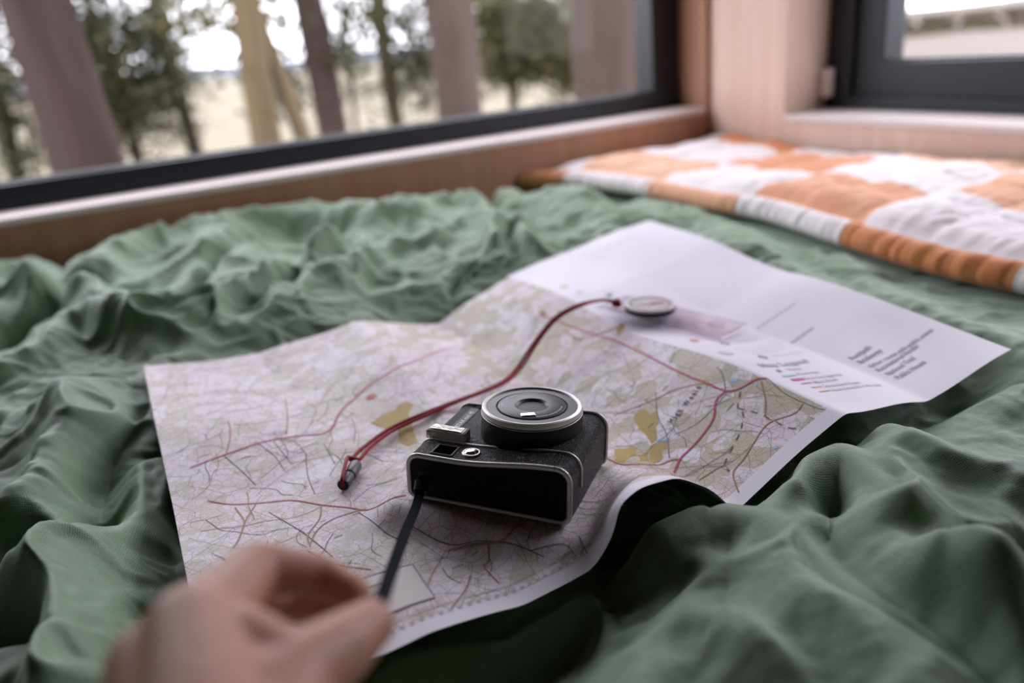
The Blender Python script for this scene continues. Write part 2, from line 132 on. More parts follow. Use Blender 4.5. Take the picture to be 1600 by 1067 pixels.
def sweep(name, path, prof, mat, parent=None, up=None, closed=False, scale=None):
    """prof: list of (a,b) offsets across (side, up)."""
    path = np.array(path, float); n = len(path); m = len(prof); V = []; F = []
    for i in range(n):
        if closed: t = path[(i + 1) % n] - path[i - 1]
        else: t = path[min(i + 1, n - 1)] - path[max(i - 1, 0)]
        t = t / (np.linalg.norm(t) + 1e-12)
        u = np.array(up[i] if (up is not None and np.ndim(up) == 2) else (up if up is not None else (0, 0, 1)), float)
        sd = np.cross(t, u); sd /= np.linalg.norm(sd) + 1e-12; uu = np.cross(sd, t)
        k = 1 if scale is None else scale[i]
        for a, b in prof: V.append(path[i] + sd * a * k + uu * b * k)
    for i in range(n if closed else n - 1):
        i2 = (i + 1) % n
        for j in range(m): F.append((i * m + j, i * m + (j + 1) % m, i2 * m + (j + 1) % m, i2 * m + j))
    if not closed: F.append(tuple(range(m))[::-1]); F.append(tuple((n - 1) * m + j for j in range(m)))
    me = py_mesh(name, V, F); o = link(name, me, mat, parent, True); edge_split(o, 50); return o
def ring(r, n=10, ry=None): return [(r * math.cos(2 * math.pi * k / n), (ry or r) * math.sin(2 * math.pi * k / n)) for k in range(n)]

# numpy gradient noise
_rng = np.random.default_rng(7)
_perm = np.concatenate([_rng.permutation(256)] * 3)
_g = np.stack([np.cos(np.arange(256) * 2 * np.pi / 256), np.sin(np.arange(256) * 2 * np.pi / 256)], -1)
def perlin(x, y, seed=0):
    x = x + seed * 17.31; y = y + seed * 9.73
    xi = np.floor(x).astype(int); yi = np.floor(y).astype(int); xf = x - xi; yf = y - yi
    u = xf ** 3 * (xf * (xf * 6 - 15) + 10); v = yf ** 3 * (yf * (yf * 6 - 15) + 10)
    def gr(a, b):
        g = _g[_perm[(_perm[(xi + a) & 255] + ((yi + b) & 255)) & 255]]
        return g[..., 0] * (xf - a) + g[..., 1] * (yf - b)
    return ((gr(0, 0) * (1 - u) + gr(1, 0) * u) * (1 - v) + (gr(0, 1) * (1 - u) + gr(1, 1) * u) * v) * 1.5
def fbm(x, y, o=4, seed=0):
    r = 0; a = 1
    for k in range(o): r = r + a * perlin(x * 2 ** k, y * 2 ** k, seed + k); a *= .5
    return r

# ------------------------------------------------------------------ material helper
class MT:
    def __init__(s, name):
        s.m = bpy.data.materials.new(name); s.m.use_nodes = True; s.t = s.m.node_tree; s.t.nodes.clear()
        s.out = s.t.nodes.new('ShaderNodeOutputMaterial'); s.b = s.t.nodes.new('ShaderNodeBsdfPrincipled'); s.l(s.b.outputs[0], s.out.inputs[0])
    def l(s, a, b): s.t.links.new(a, b)
    def n(s, typ, ins=None, **kw):
        n = s.t.nodes.new('ShaderNode' + typ)
        for k, v in kw.items(): setattr(n, k, v)
        for k, v in (ins or {}).items(): s.put(n.inputs[k], v)
        return n
    def put(s, sock, v):
        if isinstance(v, bpy.types.NodeSocket): s.l(v, sock)
        else:
            if hasattr(sock, 'default_value') and hasattr(sock.default_value, '__len__') and len(sock.default_value) == 4 and len(v) == 3: v = (*v, 1)
            sock.default_value = v
    def set(s, **kw):
        nm = dict(col='Base Color', rough='Roughness', metal='Metallic', normal='Normal', spec='Specular IOR Level', trans='Transmission Weight', ior='IOR', sss='Subsurface Weight', sheen='Sheen Weight', sheen_r='Sheen Roughness', coat='Coat Weight', alpha='Alpha')
        for k, v in kw.items(): s.put(s.b.inputs[nm[k]], v)
        return s
    def math(s, op, a, b=0.0, c=None, clamp=False):
        n = s.n('Math', operation=op); n.use_clamp = clamp; s.put(n.inputs[0], a); s.put(n.inputs[1], b)
        if c is not None: s.put(n.inputs[2], c)
        return n.outputs[0]
    def mix(s, f, a, b, blend='MIX'):
        n = s.n('Mix', data_type='RGBA', blend_type=blend); s.put(n.inputs[0], f); s.put(n.inputs[6], a); s.put(n.inputs[7], b); return n.outputs[2]
    def ramp(s, f, stops):
        n = s.n('ValToRGB'); e = n.color_ramp.elements
        while len(e) < len(stops): e.new(.5)
        for x, (p, c_) in zip(e, stops): x.position = p; x.color = (*c_, 1) if len(c_) == 3 else c_
        s.put(n.inputs[0], f); return n.outputs[0]
    def step(s, v, lo, hi): 
        n = s.n('MapRange'); n.clamp = True; s.put(n.inputs[0], v); n.inputs[1].default_value = lo; n.inputs[2].default_value = hi; return n.outputs[0]
    def noise(s, vec, sc, det=3, rough=.5, dist=0):
        return s.n('TexNoise', {'Vector': vec, 'Scale': sc, 'Detail': det, 'Roughness': rough, 'Distortion': dist}).outputs['Fac']
    def bump(s, h, st, dist=.001, prev=None):
        n = s.n('Bump', {'Height': h, 'Strength': st, 'Distance': dist})
        if prev is not None: s.l(prev, n.inputs['Normal'])
        return n.outputs[0]
    def obj(s): return s.n('TexCoord').outputs['Object']
    def uv(s): return s.n('TexCoord').outputs['UV']
    def vmap(s, v, sc=(1, 1, 1), loc=(0, 0, 0), rot=(0, 0, 0)):
        return s.n('Mapping', {'Vector': v, 'Scale': sc, 'Location': loc, 'Rotation': rot}).outputs[0]
def plain(name, col, rough=.5, metal=0, **kw): 
    m = MT(name); nz = m.noise(m.obj(), 60, 2)
    m.set(col=m.mix(m.math('MULTIPLY', nz, .25), col, tuple(c * .8 for c in col)), rough=rough, metal=metal, **kw); return m.m

def wood_mat(name, base, dark, axis):
    m = MT(name); o = m.obj()
    sc = [22, 22, 22]; sc[axis] = 1.2
    w = m.noise(o, 3.0, 2); 
    g = m.noise(m.vmap(o, tuple(sc)), 1.6, 5, .6, .6)
    big = m.noise(m.vmap(o, tuple(7 if k != axis else .5 for k in range(3))), 1.0, 2)
    c1 = m.mix(m.step(g, .35, .75), base, dark)
    c1 = m.mix(m.math('MULTIPLY', m.step(big, .35, .7), .45), c1, tuple(c * .72 for c in base))
    vs = [9, 9, 9]; vs[axis] = 5
    vo = m.n('TexVoronoi', {'Vector': m.vmap(o, tuple(vs)), 'Scale': 1.0, 'Randomness': 1.0}).outputs['Distance']
    kn = m.step(m.math('ADD', vo, m.math('MULTIPLY', w, .05)), .105, .07)
    c1 = m.mix(m.math('MULTIPLY', kn, .75), c1, tuple(c * .35 for c in dark))
    m.set(col=c1, rough=.55, spec=.3, normal=m.bump(g, .15, .001)); return m.m

M = {}
M['wood_v'] = wood_mat('spruce_panel', (.69, .51, .42), (.60, .40, .30), 2); M['wood_b'] = wood_mat('shaded_spruce_panel', (.40, .205, .125), (.31, .145, .08), 2)  # one panel wood: light put into the pale copy, shade into the brown
M['wood_h'] = wood_mat('spruce_sill', (.76, .68, .66), (.66, .56, .52), 0)
M['wood_hy'] = wood_mat('spruce_sill_side', (.76, .68, .66), (.66, .56, .52), 1)
M['frame'] = plain('anthracite_aluminium', (.011, .014, .020), .36, spec=.35)
M['seal'] = plain('rubber_seal', (.01, .01, .012), .7)
m = MT('window_glass'); m.t.nodes.remove(m.b)
tr_ = m.n('BsdfTransparent', {'Color': (.97, .98, .98)}); gl = m.n('BsdfGlossy', {'Roughness': .02}); fr = m.n('Fresnel', {'IOR': 1.45})
mx = m.n('MixShader'); m.l(m.math('MULTIPLY', fr.outputs[0], .12), mx.inputs[0]); m.l(tr_.outputs[0], mx.inputs[1]); m.l(gl.outputs[0], mx.inputs[2]); m.l(mx.outputs[0], m.out.inputs[0]); M['glass'] = m.m

# ------------------------------------------------------------------ room shell
def wall_hole(name, org, du, dv, dn, U, Vv, hole, mat):
    """slab spanning U x V with a rectangular hole; dn points outwards."""
    org, du, dv, dn = map(np.array, (org, du, dv, dn))
    def P(u, v, k): return org + du * u + dv * v + dn * k
    o = [(U[0], Vv[0]), (U[1], Vv[0]), (U[1], Vv[1]), (U[0], Vv[1])]; h = [(hole[0], hole[2]), (hole[1], hole[2]), (hole[1], hole[3]), (hole[0], hole[3])]
    V = [P(*p, 0) for p in o] + [P(*p, 0) for p in h] + [P(*p, 1) for p in o] + [P(*p, 1) for p in h]; F = []
    for k in range(4):
        j = (k + 1) % 4
        F += [(k, j, 4 + j, 4 + k), (8 + k, 12 + k, 12 + j, 8 + j), (k, 8 + k, 8 + j, j), (4 + k, 4 + j, 12 + j, 12 + k)]
    me = py_mesh(name, V, F); bm = bmesh.new(); bm.from_mesh(me); bmesh.ops.recalc_face_normals(bm, faces=bm.faces); bm.to_mesh(me); bm.free()
    return tag(link(name, me, mat), kind='structure')
wall_hole('wall_back', (0, 1.5, 0), (1, 0, 0), (0, 0, 1), (0, .24, 0), (-1.9, 1.49), (-.62, 1.75), (-.70, 1.238, .098, 1.12), M['wood_b'])
wall_hole('wall_right', (1.25, 0, 0), (0, 1, 0), (0, 0, 1), (.24, 0, 0), (-1.9, 1.5), (-.62, 1.75), (.15, 1.262, .086, 1.12), M['wood_v'])
M['wood_dark'] = wood_mat('bounce_cut_panel', (.12, .075, .052), (.085, .05, .032), 2)  # unseen sides of the room, darkened to cut bounce light
tag(box('wall_front', (-2.1, -2.1, -.62), (1.49, -1.9, 1.75), M['wood_dark']), kind='structure')
tag(box('wall_left', (-2.1, -1.9, -.62), (-1.9, 1.74, 1.75), M['wood_dark']), kind='structure')
tag(box('floor', (-2.1, -2.1, -.70), (1.49, 1.74, -.62), M['wood_dark']), kind='structure')
tag(box('ceiling', (-2.1, -2.1, 1.75), (1.49, 1.74, 1.85), M['wood_dark']), kind='structure')
tag(box('trim_1', (-.70, 1.497, .0985), (1.2375, 1.64, .111), M['wood_h'], bev=.003), kind='structure', label='pale window sill board under the long window')
tag(box('trim_2', (1.247, .15, .0865), (1.40, 1.2615, .100), M['wood_hy'], bev=.003), kind='structure', label='pale window sill board under the side window')

def window(name, lo, hi, axis, pl, mullion_w, bottom, label, sash=True):
    """frame in plane axis=pl; lo/hi = (horizontal, z) extents of the frame; mullion_w frame face width."""
    r = empty(name); tag(r, label, kind='structure')
    a0, z0 = lo; a1, z1 = hi; w = mullion_w
    def bx(nm, a, b, c_, d, k0, k1, mat, par=r, bev=.002):
        if axis == 1: return box(nm, (a, pl + k0, c_), (b, pl + k1, d), mat, par, bev)
        return box(nm, (pl + k0, a, c_), (pl + k1, b, d), mat, par, bev)
    F = M['frame']
    bx('frame_rail', a0, a1, z0, z0 + bottom[0], 0, .07, F); bx('frame_rail', a0, a1, z1 - .05, z1, 0, .07, F)
    bx('frame_post', a0, a0 + w, z0 + bottom[0] - .001, z1 - .049, .0008, .069, F); bx('frame_post', a1 - w, a1, z0 + bottom[0] - .001, z1 - .049, .0008, .069, F)
    if sash:
        b = bottom[1]; s = sash
        bx('sash_rail', a0 + w - .004, a1 - w + .004, z0 + bottom[0] - .002, z0 + b, .012, .075, F, bev=.004); bx('sash_rail', a0 + w - .004, a1 - w + .004, z1 - .11, z1 - .05, .012, .075, F, bev=.004)
        bx('sash_stile', a0 + w - .002, a0 + w + s, z0 + b - .005, z1 - .105, .0128, .0742, F, bev=.004); bx('sash_stile', a1 - w - s, a1 - w + .002, z0 + b - .005, z1 - .105, .0128, .0742, F, bev=.004)
        bx('glazing_bead', a0 + w + s - .004, a1 - w - s + .004, z0 + b - .004, z0 + b + .004, .02, .05, M['seal'])
        bx('glass_pane', a0 + w + s - .004, a1 - w - s + .004, z0 + b, z1 - .1, .04, .046, M['glass'], bev=0)
    else:
        bx('glazing_bead', a0 + w - .004, a1 - w + .004, z0 + bottom[0] - .004, z0 + bottom[0] + .003, .02, .05, M['seal'])
        bx('glass_pane', a0 + w - .004, a1 - w + .004, z0 + bottom[0] - .002, z1 - .048, .035, .041, M['glass'], bev=0)
    return r
window('window_1', (-.70, .111), (1.238, 1.12), 1, 1.60, .080, (.044,), 'long picture window in a dark frame looking out on the trees', sash=False)
window('window_2', (.15, .100), (1.262, 1.12), 0, 1.368, .064, (.024, .092), 'dark framed side window with a thick sash', sash=.066)
hc = box('hinge_cover', (1.345, 1.236, .125), (1.366, 1.2615, .185), plain('hinge_plastic', (.72, .62, .56), .5), bev=.004)
tag(hc, 'small pale hinge cover at the side window frame', 'hinge')

# ------------------------------------------------------------------ map surface
MP = map_grid(); MNT, MNS = MP.shape[0] - 1, MP.shape[1] - 1
du_ = np.gradient(MP, axis=1); dv_ = np.gradient(MP, axis=0); MN = np.cross(du_, dv_); MN /= np.linalg.norm(MN, axis=-1, keepdims=True)
def on_map(s, t, off=.0003):
    s = np.clip(np.asarray(s, float), 0, 6) / 6 * MNS; t = np.clip(np.asarray(t, float), 0, 1) * MNT
    i = np.minimum(s.astype(int), MNS - 1); j = np.minimum(t.astype(int), MNT - 1); a = (s - i)[..., None]; b = (t - j)[..., None]
    f = lambda G: (G[j, i] * (1 - a) + G[j, i + 1] * a) * (1 - b) + (G[j + 1, i] * (1 - a) + G[j + 1, i + 1] * a) * b
    return f(MP) + f(MN) * off

# ------------------------------------------------------------------ green duvet
def graded(a, b, n, c0, c1, dens):
    """n samples on a..b with density `dens` between c0..c1."""
    q = np.linspace(a, b, 4000); d = np.where((q > c0) & (q < c1), dens, 1.0); d = np.convolve(np.pad(d, 200, mode='edge'), np.ones(401) / 401, 'valid')
    cum = np.concatenate([[0], np.cumsum((d[1:] + d[:-1]) / 2)]); return np.interp(np.linspace(0, cum[-1], n), cum, q)
gx = graded(-1.25, 1.243, 820, -.4, .85, 2.2); gy = graded(-.75, 1.488, 760, .12, 1.1, 2.0)
X, Y = np.meshgrid(gx, gy)
wx = X + .030 * fbm(X * 6, Y * 6, 3, 3); wy = Y + .030 * fbm(X * 6, Y * 6, 3, 8)
Z = .010 * perlin(X * 3, Y * 3, 1) - .006
for pts, h, w in DATA['fold']:
    p = np.array(pts); best = np.full(X.shape, 1e9); sg = np.zeros_like(X); run = 0
    ends = np.zeros_like(X); tot = np.linalg.norm(np.diff(p, axis=0), axis=1).sum()
    jx = X + .012 * perlin(X * 11, Y * 11, 5); jy = Y + .012 * perlin(X * 11, Y * 11, 6)
    for a, b in zip(p[:-1], p[1:]):
        d = b - a; L = np.hypot(*d); u = np.clip(((jx - a[0]) * d[0] + (jy - a[1]) * d[1]) / (L * L + 1e-12), 0, 1)
        dd = np.hypot(jx - a[0] - u * d[0], jy - a[1] - u * d[1]); c = dd < best
        best = np.where(c, dd, best); sg = np.where(c, (run + u * L) / tot, sg); run += L
    pr = 1 / (1 + (best / w) ** 2.6) if h > 0 else np.exp(-(best / w) ** 1.6)
    Z += 1.3 * h * pr * (.75 + .25 * np.sin(np.pi * np.clip(sg, 0, 1)))
# crumple of the linen: soft pinched billows at three sizes
far = np.clip((Y - .55) / .5, 0, 1) * np.clip((.9 - X) / .3, 0, 1); left = np.clip((.12 - X) / .25, 0, 1)
amt = np.clip(.40 + .65 * np.maximum(far, left * .9), 0, 1.1)
sab = lambda v, e=.03: np.sqrt(v * v + e * e) - e
b1 = sab(perlin(wx * 5 + wy * 2, wy * 8 - wx * 3, 11)); b2 = sab(perlin(wx * 11 - wy * 6, wy * 16 + wx * 4, 12)); b3 = sab(fbm(wx * 24 + wy * 8, wy * 38, 2, 13))
Z += amt * (.022 * np.minimum(b1, .6) + .007 * np.minimum(b2, .5) - .008) + (.25 + .75 * amt) * .0022 * b3
rdg = 1 - sab(perlin(wx * 7 + wy * 6, wy * 9 - wx * 6, 21), .02); Z += amt * .006 * np.clip(rdg - .74, 0, 1) / .26
rd2 = 1 - sab(perlin(wx * 15 - wy * 7, wy * 22 + wx * 9, 22), .03); Z += (.3 + .7 * amt) * .0026 * np.clip(rd2 - .70, 0, 1) / .30
Z += .0012 * fbm(wx * 34, wy * 28, 3, 30) + .0005 * fbm(X * 95 + wy * 30, Y * 80, 2, 33)
# heavy linen hangs down at the bed's free edges
Z -= .5 * np.clip((-.55 - Y) / .2, 0, 1) ** 1.5 + .5 * np.clip((-1.05 - X) / .2, 0, 1) ** 1.5
Z -= .10 * np.clip((Y - 1.455) / .033, 0, 1) ** 2
cr_ = np.array(DATA['crest']); Z += np.interp(X, cr_[:, 0], cr_[:, 1]) * np.exp(-((Y - 1.37) / .17) ** 2)
# it lies under the map ...
cell = .005; BX, BY = -.40, .02; nxb = int(1.46 / cell); nyb = int(1.30 / cell)
zb = np.full((nyb, nxb), 9.0); ii = ((MP[..., 0] - BX) / cell).astype(int); jj = ((MP[..., 1] - BY) / cell).astype(int)
np.minimum.at(zb, (jj.ravel(), ii.ravel()), MP[..., 2].ravel())
def nb(p, f): 
    p = np.pad(p, 1, constant_values=9.0); return f([p[a:a + nyb, b:b + nxb] for a in range(3) for b in range(3)])
for _ in range(2): zb = nb(zb, np.minimum.reduce)
zstrict = zb.copy()
for _ in range(28): zb = np.minimum(zb, nb(zb, np.minimum.reduce) + cell * .72)     # the linen rises only gently beside the sheet
zb = np.where(zb > 1, 9.0, zb)
zs_ = zb.copy()
for _ in range(5): zs_ = np.minimum(zb, nb(np.where(zs_ > 1, .2, zs_), lambda q: sum(q) / 9))
zb = np.where(zb > 1, 9.0, zs_)
xi = np.clip(((X - BX) / cell - .5), 0, nxb - 2); yi = np.clip(((Y - BY) / cell - .5), 0, nyb - 2); i0 = xi.astype(int); j0 = yi.astype(int); fx = xi - i0; fy = yi - j0
corner = [zb[j0, i0], zb[j0, i0 + 1], zb[j0 + 1, i0], zb[j0 + 1, i0 + 1]]
lim = corner[0] * (1 - fx) * (1 - fy) + corner[1] * fx * (1 - fy) + corner[2] * (1 - fx) * fy + corner[3] * fx * fy
inside = (X > BX) & (X < BX + 1.45) & (Y > BY) & (Y < BY + 1.29) & (np.maximum.reduce(corner) < 5)
gap = np.where(inside, lim - .0050 - Z, 1.0)
Z = np.where(inside, Z + np.where(gap < .004, gap - .004 * np.exp((gap - .004).clip(-2, 0) / .004), 0), Z)
Z -= np.clip(-gap / .012, 0, 1) * (.012 * np.minimum(b2, .5) + .005 * np.minimum(b3, .6) + .003 * np.clip(rd2 - .6, 0, 1))     # soft minimum
# ... sags in the hollow below the raised lower edge of the map
for hx, hy, rx, ry, hd in ((.42, .375, .060, .035, .045), (.235, .352, .035, .025, .045), (.53, .375, .06, .03, .040), (.10, .285, .11, .045, .045), (-.05, .47, .035, .12, .035), (.60, .38, .05, .04, .025), (.03, .25, .10, .04, .02), (.335, .318, .014, .035, .045)):
    Z -= hd * np.exp(-((X - hx) / rx) ** 2 - ((Y - hy) / ry) ** 2)
# two folds pushed up against the lower edge of the map
for pts, h, w in DATA['fold2']:
    p = np.array(pts); best = np.full(X.shape, 1e9)
    for a, b in zip(p[:-1], p[1:]):
        d = b - a; u = np.clip(((X - a[0]) * d[0] + (Y - a[1]) * d[1]) / (d @ d), 0, 1); best = np.minimum(best, np.hypot(X - a[0] - u * d[0], Y - a[1] - u * d[1]))
    tgt = h + .004 * perlin(X * 16, Y * 16, 61); k_ = np.exp(-(best / w) ** 2.2); Z = np.where(tgt > Z, Z + (tgt - Z) * k_, Z)
strict = zstrict[np.clip(((Y - BY) / cell).astype(int), 0, nyb - 1), np.clip(((X - BX) / cell).astype(int), 0, nxb - 1)]
strict = np.where((X > BX) & (X < BX + 1.45) & (Y > BY) & (Y < BY + 1.29), strict, 9.0)
Z = np.minimum(Z, strict - .004)
# ... and under the quilt
QE = np.array(((.715, 1.49), (.785, 1.42), (.815, 1.30), (.830, 1.18), (.826, 1.00), (.832, .885), (.802, .73), (.779, .60), (.775, .51), (.782, .44), (.80, .25), (.80, 0), (.80, -.5)))
qx = np.interp(Y, QE[::-1, 1], QE[::-1, 0])
Z = np.where(X > qx - .02, Z - (Z + .006).clip(0) * np.clip((X - qx + .02) / .03, 0, 1), Z)
m = MT('green_linen'); o = m.obj()
sx = m.n('TexWave', {'Vector': m.vmap(o, (1, 1, 1), rot=(0, 0, .25)), 'Scale': 260, 'Distortion': 3.5, 'Detail': 2, 'Detail Scale': 1.5}, bands_direction='X').outputs['Fac']
sy = m.n('TexWave', {'Vector': m.vmap(o, (1, 1, 1), rot=(0, 0, .25)), 'Scale': 260, 'Distortion': 3.5, 'Detail': 2, 'Detail Scale': 1.5}, bands_direction='Y').outputs['Fac']
wv = m.math('ADD', sx, sy); slub = m.noise(m.vmap(o, (40, 400, 40)), 1, 3); blot = m.noise(o, 7, 3)
cc = m.mix(m.step(blot, .3, .7), (.155, .240, .146), (.180, .268, .170)); cc = m.mix(m.math('MULTIPLY', m.step(slub, .45, .8), .25), cc, (.235, .32, .23))
cc = m.mix(m.math('MULTIPLY', wv, .13), cc, (.07, .11, .07))
m.b.inputs['Sheen Tint'].default_value = (.83, 1, .82, 1)
m.set(col=cc, rough=.56, spec=.50, sheen=1.0, sheen_r=.30, normal=m.bump(m.noise(m.vmap(o, (1, 1, 1)), 240, 3), .35, .0006, m.bump(wv, .35, .0004))); M['linen'] = m.m
duvet = link('duvet', grid_mesh('duvet', np.stack([X, Y, Z], -1)), M['linen'])
tag(duvet, 'crumpled sage green linen duvet cover spread over the bed', 'duvet')
mt_ = box('mattress', (-1.05, -.55, -.40), (1.235, 1.44, -.13), plain('mattress_ticking', (.6, .58, .54), .9), bev=.03)
tag(mt_, 'pale mattress under the green duvet', 'mattress')
bb = box('bed_platform', (-1.05, -.55, -.62), (1.24, 1.46, -.40), M['wood_v'], bev=.005); tag(bb, 'low wooden bed platform under the mattress', 'bed')

# ------------------------------------------------------------------ the map
m = MT('printed_map'); uv = m.uv()     # uv in metres on the sheet
sep = m.n('SeparateXYZ', {0: uv}); su, sv = sep.outputs[0], sep.outputs[1]
wn = m.n('TexNoise', {'Vector': uv, 'Scale': 26.0, 'Detail': 3.0}).outputs['Color']
wuv = m.n('VectorMath', {0: uv, 1: m.n('VectorMath', {0: wn, 1: (.012, .012, 0)}, operation='MULTIPLY').outputs[0]}, operation='ADD').outputs[0]
def vor(sc, feat, vec=wuv, rnd=1.0):
    n = m.n('TexVoronoi', {'Vector': vec, 'Scale': sc, 'Randomness': rnd}, feature=feat, voronoi_dimensions='2D'); return n
paper = (.745, .705, .78)
land = m.mix(m.step(m.noise(uv, 9, 2), .42, .60), (.70, .60, .665), (.765, .705, .775))
# fields and woods
glare_fade = m.math('MULTIPLY_ADD', m.step(su, .12, .34), .45, .50)  # glare put into the print: woodland tint weakens towards the left
cellc = m.n('SeparateColor', {0: vor(48, 'F1').outputs['Color']}).outputs[0]
woodn = m.math('ADD', m.math('MULTIPLY', cellc, .42), m.noise(uv, 9, 4, .6))
wd = m.step(woodn, .745, .76)
col = m.mix(m.math('MULTIPLY', wd, glare_fade), land, (.50, .45, .33))
wd2 = m.step(m.math('ADD', m.math('MULTIPLY', m.n('SeparateColor', {0: vor(130, 'F1').outputs['Color']}).outputs[1], .5), m.noise(uv, 34, 3)), .86, .88)
col = m.mix(m.math('MULTIPLY', wd2, .6), col, (.52, .49, .42))
town = m.math('MULTIPLY', m.step(m.noise(m.vmap(uv, loc=(3.3, 1.7, 0)), 16, 3), .60, .68), .55)
col = m.mix(town, col, (.57, .44, .46))
# contour lines
ct = m.math('FRACT', m.math('MULTIPLY', m.noise(uv, 18, 3, .5), 26)); ctl = m.step(m.math('ABSOLUTE', m.math('SUBTRACT', ct, .5)), .06, .0)
col = m.mix(m.math('MULTIPLY', ctl, .22), col, (.55, .30, .22))
# lanes, hedges, streams
def lines(sc, wdt, colr, amt, seed, lo=.42, hi=.55, base=None):
    global col
    d = vor(sc, 'DISTANCE_TO_EDGE', m.vmap(wuv, loc=(seed * 1.3, seed * .7, 0))).outputs['Distance']
    msk = m.step(m.noise(m.vmap(uv, loc=(seed * 5.1, seed, 0)), 30, 3), lo, hi)
    col = m.mix(m.math('MULTIPLY', m.math('MULTIPLY', m.step(d, wdt * sc, wdt * sc * .35), msk), amt), col, colr)
lines(170, .00024, (.20, .16, .17), .50, 1, .40, .5)
lines(95, .00030, (.13, .10, .10), .62, 2, .38, .48)
lines(48, .00042, (.42, .22, .10), .60, 3, .40, .5)
lines(60, .00034, (.30, .42, .55), .60, 4, .48, .58)
lines(30, .00045, (.11, .09, .10), .70, 5, .45, .5)
lines(240, .00022, (.26, .20, .22), .5, 6, .50, .6)
col = m.mix(m.math('MULTIPLY', m.step(m.noise(uv, 420, 2), .60, .68), .30), col, (.28, .22, .24))
inm = m.math('MULTIPLY', m.math('LESS_THAN', su, 3.985 * .117), m.math('GREATER_THAN', sv, .0145))
col = m.mix(inm, paper, col)
geo = m.n('NewGeometry')
col = m.mix(geo.outputs['Backfacing'], col, (.52, .44, .46))
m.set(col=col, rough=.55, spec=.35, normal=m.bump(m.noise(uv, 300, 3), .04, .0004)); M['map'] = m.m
S_, T_ = np.meshgrid(np.linspace(0, 6, MNS + 1) * .117, np.linspace(0, 1, MNT + 1) * .57)
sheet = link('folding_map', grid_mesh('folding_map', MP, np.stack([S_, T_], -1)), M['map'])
tag(sheet, 'large unfolded paper map with zigzag creases lying on the green duvet', 'map')

INK = {}
def ink(name, col, rough=.6):
    if name not in INK: INK[name] = plain('ink_' + name, col, rough, spec=.2)
    return INK[name]
class Print:
    """flat print laid on the sheet: V in (s,t) metres on the sheet"""
    def __init__(s): s.V = []; s.F = []
    def strip(s, pts, w, dash=None, sub=.08):
        p = catmull([(a * .117, b * .57) for a, b in pts], 8)
        seg = np.linalg.norm(np.diff(p, axis=0), axis=1); ar = np.concatenate([[0], np.cumsum(seg)]); n = max(2, int(ar[-1] / .003))
        a = np.linspace(0, ar[-1], n); p = np.stack([np.interp(a, ar, p[:, k]) for k in (0, 1)], -1)
        t = np.gradient(p, axis=0); t /= np.linalg.norm(t, axis=1, keepdims=True) + 1e-12; nr = np.stack([-t[:, 1], t[:, 0]], -1)
        b = len(s.V); s.V += list(p + nr * w / 2) + list(p - nr * w / 2)
        for i in range(n - 1):
            if dash and (i // dash) % 2: continue
            s.F.append((b + i, b + n + i, b + n + i + 1, b + i + 1))
    def poly(s, pts):   # fan of a polygon, subdivided towards its centre
        p = np.array([(a * .117, q * .57) for a, q in pts]); c = p.mean(0); b = len(s.V); n = len(p); K = 4
        pp = [];
        for i in range(n):
            for k in range(3): pp.append(p[i] + (p[(i + 1) % n] - p[i]) * k / 3)
        pp = np.array(pp); n = len(pp)
        for k in range(K): s.V += list(c + (pp - c) * (1 - k / K))
        s.V.append(c)
        for k in range(K - 1):
            for i in range(n): s.F.append((b + k * n + i, b + k * n + (i + 1) % n, b + (k + 1) * n + (i + 1) % n, b + (k + 1) * n + i))
        for i in range(n): s.F.append((b + (K - 1) * n + i, b + (K - 1) * n + (i + 1) % n, b + K * n))
    def disc(s, st, r, ring_w=None, n=24):
        c = np.array((st[0] * .117, st[1] * .57)); b = len(s.V)
        o = np.stack([np.cos(np.linspace(0, 2 * np.pi, n, False)), np.sin(np.linspace(0, 2 * np.pi, n, False))], -1)
        if ring_w: s.V += list(c + o * r) + list(c + o * (r - ring_w)); s.F += [(b + i, b + (i + 1) % n, b + n + (i + 1) % n, b + n + i) for i in range(n)]
        else: s.V += list(c + o * r); s.F.append(tuple(range(b, b + n)))
    def rect(s, st, w, h):
        x, y = st[0] * .117, st[1] * .57; b = len(s.V); s.V += [np.array(q) for q in ((x, y), (x + w, y), (x + w, y + h), (x, y + h))]; s.F.append((b, b + 1, b + 2, b + 3))
    def text(s, st, en, txt, space=1.0, hs=1.0):
        """lettering fitted between two points of the sheet"""
        cu = bpy.data.curves.new('t', 'FONT'); cu.body = txt; cu.size = 1; cu.offset = .018; cu.space_character = space; cu.resolution_u = 2
        ob = bpy.data.objects.new('t', cu); COL.objects.link(ob); bpy.context.view_layer.update()
        me = bpy.data.meshes.new_from_object(ob.evaluated_get(bpy.context.evaluated_depsgraph_get()))
        b = len(s.V); x, y = st[0] * .117, st[1] * .57; dx, dy = en[0] * .117 - x, en[1] * .57 - y; wd_ = max(v.co.x for v in me.vertices)
        L = math.hypot(dx, dy); k = L / wd_; cx, cy = dx / L, dy / L
        s.V += [np.array((x + k * (v.co.x * cx - hs * v.co.y * cy), y + k * (v.co.x * cy + hs * v.co.y * cx))) for v in me.vertices]; s.F += [tuple(b + i for i in f.vertices) for f in me.polygons]
        bpy.data.objects.remove(ob); bpy.data.curves.remove(cu); bpy.data.meshes.remove(me)
    def done(s, name, mat, off=.0003, label=None):
        v = np.array(s.V); P = on_map(v[:, 0] / .117, v[:, 1] / .57, off)
        o = link(name, py_mesh(name, P, s.F), mat, sheet); o['kind'] = 'stuff'
        if label: o['label'] = label
        return o
D = DATA; rnd = random.Random(4)
p = Print()
for a in D['ochre_area']: p.poly(a)
p.done('printed_heathland', ink('ochre', (.46, .33, .12)), .00015, 'ochre patches printed on the map')
p = Print()
for a in D['lake']: p.poly(a)
